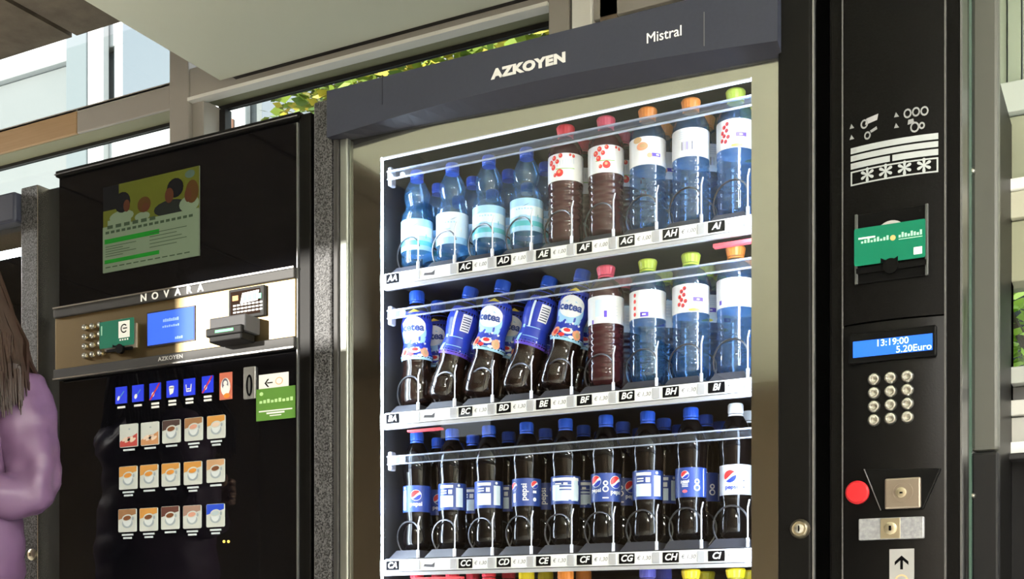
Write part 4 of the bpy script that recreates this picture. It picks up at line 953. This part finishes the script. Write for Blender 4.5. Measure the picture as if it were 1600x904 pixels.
cof, crema, milk, pinkd, tead = Pm('coffee', (.16, .05, .01)), Pm('crema', (.6, .24, .03)), Pm('milk', (.7, .55, .45)), Pm('pink', (.6, .3, .22)), Pm('clear', (.4, .5, .56))
skin1, skin2 = Pm('hand_red', (.45, .05, .04)), Pm('hand_tan', (.5, .24, .1))
for args in ((201, 680, skin1, milk, 1), (234, 677, skin2, milk, 1)): cupbtn(args[0], args[1], args[2], args[3], hand=1)
for px, py, tp_, dr, ln in ((267.5, 673.5, dkb, cof, 1), (302.3, 670, brown, pinkd, 2), (337.5, 666.5, amber, milk, 2),
        (200, 746, amber, crema, 2), (232.6, 743.5, amber, crema, 1), (266.4, 741, amber, crema, 1), (301, 738.5, amber, crema, 2), (336.7, 735, Pm('tan', (.5, .3, .16)), cof, 1),
        (198.8, 812.6, brown, cof, 2), (232, 811, amber, cof, 2), (265.7, 808.4, choc, cof, 1), (300, 807, mauve, pinkd, 2), (336.4, 804.7, blu, tead, 2)):
    cupbtn(px, py, tp_, dr, lines=ln)
for px in (349.5, 356.5):
    X, Z = lp_(px, 845.5); kp(MB().ylathe([(.0032, 0), (.0032, .002), (.001, .003)], 10, (X, 0, Z)), 'indicator_light', mat('led_yellow', (.8, .6, .1), .4, emit=(.9, .65, .1), estr=.6), lo, smooth=True)
tag(km, 'black coffee machine with a metal control panel and rows of cup picture buttons', 'vending machine')

# ------------------------------------------------------------------ snack machine at the left edge
e1 = WX(89, 0); e0 = e1-.86
sm = empty('snack_machine', ((e0+e1)/2, .42, 0)); SX_, SY_ = sm.location.x, sm.location.y
def sp(mb, name, mats, parent=None, smooth=False, bevel=0):
    mb.v = [(a-SX_, b-SY_, c_) for a, b, c_ in mb.v]
    return mb.build(name, mats, parent or sm, smooth=smooth, bevel=bevel)
STOP = W(50, 290, -.01)[1]
xh, xpst = WX(38, 0), WX(66, 0)
sp(MB().box(e0, e0+.04, .02, .82, .05, STOP-.004).box(xpst, e1, .02, .82, .05, STOP-.004).box(e0, e1, .78, .82, .05, STOP-.004).box(e0, e1, .05, .82, STOP-.06, STOP-.004).box(e0, e1, .05, .82, .05, .28), 'cabinet', M_blk)
for x in (e0+.08, e1-.08):
    for y in (.12, .7): sp(MB().lathe([(.028, 0), (.028, .04), (.015, .05)], 12, c=(x, y, 0)), 'foot', M_blk, smooth=True)
sp(MB().box(xh+.001, xpst-.002, -.012, .05, .06, STOP), 'door_post', M_spk, bevel=.004)
sp(MB().box(xpst-.0015, xpst+.001, -.014, .03, .06, STOP-.004), 'edge_line', M_chrome)
hz = W(20, 345, -.03)[1]
sp(MB().box(e0, xh, -.03, .05, hz, STOP-.012), 'header', M_head, bevel=.006)
zt = W(20, 388, 0)[1]
xi = WX(34, 0)
sp(MB().box(e0, xh, .004, .03, zt, hz).box(xi, xh, .004, .03, .25, zt).box(e0, e0+.05, .004, .03, .25, zt), 'window_border', M_mirror)
sp(MB().box(e0+.05, xi, .012, .04, zt-.005, zt+.002).box(xi-.004, xi, .012, .04, .3, zt), 'light_strip', M_led)
sp(MB().box(e0, xh, -.004, .001, .22, hz), 'glass_pane', M_glass)
sp(MB().box(e0, xh, -.012, .05, .06, .22), 'kick_panel', M_blk)
X, Z = W(52, 866, -.012)
lk = sp(MB().ylathe([(.014, 0), (.014, .006), (.009, .010)], 18, (X, -.012, Z)).box(X-.001, X+.001, -.0226, -.021, Z-.004, Z+.004, 1), 'lock', [M_brass, M_ink], smooth=True)
SH = (1.12, .84, .56)
for z in SH:
    t_ = sp(MB().box(e0+.05, xi-.006, .06, .7, z-.012, z), 'tray', M_tray)
    sp(MB().box(e0+.05, xi-.006, .05, .06, z-.025, z+.004), 'price_strip', M_strip, t_)
tag(sm, 'black snack machine at the left edge behind the person', 'vending machine')
def bag(X, z, m1, m2, label):
    mb = MB(); nx, nz = 8, 10; wd, hg = .105, .17; v = []
    for s_ in (-1, 1):
        for j in range(nz+1):
            for i in range(nx+1):
                u, t = i/nx*2-1, j/nz*2-1; d = .028*max(0, (1-u**4))*max(0, (1-t**4))+.001
                v.append((wd/2*u*(1-.05*(1-t*t)), s_*d, hg*(t+1)/2))
    n1 = (nx+1)*(nz+1); f = []; mm = []
    for s_ in range(2):
        for j in range(nz):
            for i in range(nx):
                q = [s_*n1+j*(nx+1)+i, s_*n1+j*(nx+1)+i+1, s_*n1+(j+1)*(nx+1)+i+1, s_*n1+(j+1)*(nx+1)+i]; f.append(q if not s_ else q[::-1]); mm.append(1 if 2 < j < 6 and 1 < i < 7 else 0)
    for j in range(nz):
        for i in (0, nx): q = [j*(nx+1)+i, (j+1)*(nx+1)+i, n1+(j+1)*(nx+1)+i, n1+j*(nx+1)+i]; f.append(q); mm.append(0)
    for i in range(nx):
        for j in (0, nz): q = [j*(nx+1)+i, j*(nx+1)+i+1, n1+j*(nx+1)+i+1, n1+j*(nx+1)+i]; f.append(q); mm.append(0)
    mb.v = v; mb.f = f; mb.m = mm
    o = mb.build('snack_bag', [m1, m2], loc=(X, .11, z), smooth=True)
    return tag(o, label, 'snack bag', 'snack bags in the left machine')
for j, z in enumerate(SH):
    for i in range(3):
        bag(xi-.065-i*.125, z+.0005, (LB['blue'], LB['sky'], LB['white'])[(i+j) % 3], (LB['white'], LB['red'], LB['sky'])[(i+j) % 3], '%s snack bag, %s from right on %s shelf of left machine' % (('blue and white', 'pale blue and red', 'white and pale blue')[(i+j) % 3], ORD[i], ('upper', 'middle', 'lower')[j]))

# ------------------------------------------------------------------ person at the left edge
S = Vector((*W(36, 608, -.25)[:1], -.25, W(36, 608, -.25)[1]))
R_ = Vector((.93, .37, 0)).normalized(); Fd = Vector((.37, -.93, 0)).normalized(); U = Vector((0, 0, 1))
BC = S-R_*.165; BC.z = 0
pr = empty('person', BC)
def L(r, f, z): return R_*r+Fd*f+U*z
def skin(name, verts, edges, rad, mt, parent, sub=2, root=0, disp=0, dscale=.1):
    me = bpy.data.meshes.new(name); me.from_pydata([tuple(v) for v in verts], edges, []); me.update()
    o = bpy.data.objects.new(name, me); COL.objects.link(o); o.parent = parent; me.materials.append(mt)
    o.modifiers.new('skin', 'SKIN').use_smooth_shade = True
    for i, sv in enumerate(me.skin_vertices[0].data):
        r = rad[i]; sv.radius = r if isinstance(r, tuple) else (r, r); sv.use_root = i == root
    s_ = o.modifiers.new('sub', 'SUBSURF'); s_.levels = sub; s_.render_levels = sub
    if disp:
        t = bpy.data.textures.new(name+'_folds', 'CLOUDS'); t.noise_scale = dscale; t.noise_depth = 1
        d = o.modifiers.new('folds', 'DISPLACE'); d.texture = t; d.strength = disp; d.mid_level = .5
    return o
M_skin = mat('skin', (.55, .33, .24), .5)
M_shirt = mat('shirt_mauve', (.112, .06, .128), .42, noise=(14, .3, (.128, .07, .145)), bump=(6.5, .8, .03, (1, .8, 1.7)))
M_trs = mat('trousers_dark', (.03, .03, .045), .7)
M_hair = mat('hair_brown', (.018, .009, .007), .42, spec=.3, noise=(30, .3, (.04, .021, .015), (1, 1, .15)))
sz_ = S.z
# body: head to feet, one surface
bv = [L(0, 0, .93), L(0, 0, 1.12), L(0, -.01, sz_-.02), L(0, -.01, sz_+.07), L(0, .015, sz_+.14), L(0, .02, sz_+.21), L(0, .012, sz_+.285), L(0, .005, sz_+.33)]
be = [(0, 1), (1, 2), (2, 3), (3, 4), (4, 5), (5, 6), (6, 7)]; br = [(.10, .08), (.085, .07), (.09, .065), .048, (.052, .056), (.066, .082), (.072, .088), (.045, .055)]
for s_ in (-1, 1):
    i = len(bv); bv += [L(s_*.09, 0, .86), L(s_*.095, .01, .48), L(s_*.095, -.02, .09), L(s_*.10, .1, .035)]; be += [(0, i), (i, i+1), (i+1, i+2), (i+2, i+3)]; br += [.085, .055, .038, .03]
    i = len(bv); a_ = .165
    hx = -.06 if s_ > 0 else -.02; hf = .20 if s_ > 0 else .17; hz_ = sz_-.20 if s_ > 0 else sz_-.17
    bv += [L(s_*a_, 0, sz_), L(s_*(a_+.03), .03, sz_-.255), L(hx, hf, hz_), L(hx-s_*.07, hf+.01, hz_+.015)]; be += [(2, i), (i, i+1), (i+1, i+2), (i+2, i+3)]; br += [.045, .036, .026, (.034, .016)]
    for k in range(4):
        j = len(bv); base = L(hx-s_*.07, hf+.01, hz_+.015); o_ = U*(.024-.016*k)
        bv += [base+o_-R_*s_*.025, base+o_*1.1-R_*s_*.055-Fd*.012, base+o_*1.1-R_*s_*(.075-.006*abs(k-1))-Fd*.03]; be += [(i+3, j), (j, j+1), (j+1, j+2)]; br += [.0088, .008, .0068]
    j = len(bv); bv += [L(hx-s_*.03, hf+.02, hz_+.05), L(hx-s_*.055, hf+.012, hz_+.07)]; be += [(i+2, j), (j, j+1)]; br += [.0095, .008]
skin('body', bv, be, br, M_skin, pr, 2)
hc = L(0, .02, sz_+.225)
face = MB()
for s_ in (-1, 1): face.lathe([(.002, -.011), (.009, -.006), (.0115, 0), (.009, .006), (.002, .011)], 12, 0, hc+R_*s_*.031+Fd*.076+U*.012)
face.build('eyes', mat('eye_white', (.7, .7, .7), .2), pr, smooth=True)
MB().tube([hc+Fd*.088+U*.015, hc+Fd*.102-U*.012, hc+Fd*.108-U*.028, hc+Fd*.09-U*.036], [.007, .009, .012, .008], 8).build('nose', M_skin, pr, smooth=True)
MB().tube([hc+Fd*.078-U*.058-R_*.024, hc+Fd*.092-U*.056, hc+Fd*.078-U*.058+R_*.024], [.003, .007, .003], 8).build('lips', mat('lips', (.5, .15, .14), .4), pr, smooth=True)
# shirt with sleeves
sv = [L(0, 0, .74), L(0, 0, .95), L(0, 0, 1.10), L(0, 0, sz_-.08), L(0, -.01, sz_+.015), L(0, -.005, sz_+.06)]
se = [(0, 1), (1, 2), (2, 3), (3, 4), (4, 5)]; sr = [(.20, .16), (.18, .145), (.165, .13), (.165, .125), (.115, .085), (.066, .064)]
for s_ in (-1, 1):
    i = len(sv); hx = -.06 if s_ > 0 else -.02; hf = .20 if s_ > 0 else .17; hz_ = sz_-.20 if s_ > 0 else sz_-.17
    e_ = L(s_*.20, .03, sz_-.255)
    sv += [L(s_*.155, -.005, sz_-.01), L(s_*.185, .005, sz_-.10), L(s_*.197, .015, sz_-.19), e_+U*.012, e_*.62+L(hx, hf, hz_)*.38, L(hx, hf, hz_)*.92+e_*.08]
    se += [(4, i), (i, i+1), (i+1, i+2), (i+2, i+3), (i+3, i+4), (i+4, i+5)]; sr += [.068, .066, .062, .066, .056, .04]
skin('shirt', sv, se, sr, M_shirt, pr, 3, 0, .03, .06)
tv = [L(0, 0, .92), L(0, 0, .84)]; te = [(0, 1)]; trd = [(.14, .105), (.155, .115)]
for s_ in (-1, 1):
    i = len(tv); tv += [L(s_*.092, 0, .76), L(s_*.097, .01, .48), L(s_*.097, -.02, .08)]; te += [(1, i), (i, i+1), (i+1, i+2)]; trd += [.095, .07, .06]
skin('trousers', tv, te, trd, M_trs, pr, 2, 0, .02, .08)
for s_ in (-1, 1):
    MB().rrect(-.042, .042, 0, .075, -.10, .13, .02).build('shoe', M_blk, pr, loc=L(s_*.1, .03, 0), bevel=.01).rotation_euler.z = math.atan2(Fd.x, -Fd.y)
rnd = random.Random(3); hm = MB()
for i in range(520):
    a = rnd.uniform(-PI*.98, PI*.98)                      # 0 = back of the head
    if abs(a) > 2.25: a *= .72
    d = (-Fd*math.cos(a)+R_*math.sin(a))
    p0 = hc+U*(.10+.02*rnd.random())+d*.015
    p1 = hc+U*.055+d*(.088+.012*rnd.random()); p2 = hc-U*.03+d*(.108+.02*rnd.random())
    sd = R_*(.05+.035*rnd.random())*(1 if d.dot(R_) > 0 else -1)
    p3 = hc-U*.12+d*(.105+.025*rnd.random())+sd*.5; p4 = hc-U*(.19+.05*rnd.random())+d*.115+sd+Fd*(.05 if abs(a) > 1.2 else -.01); p5 = p4-U*(.04+.03*rnd.random())+sd*.05
    hm.tube([p0, p1, p2, p3, p4, p5], [.004, .0055, .006, .006, .005, .0012], 5)
hm.build('hair', M_hair, pr, smooth=True)
tag(pr, 'person in a mauve long-sleeved shirt with long brown hair, arms folded', 'person')
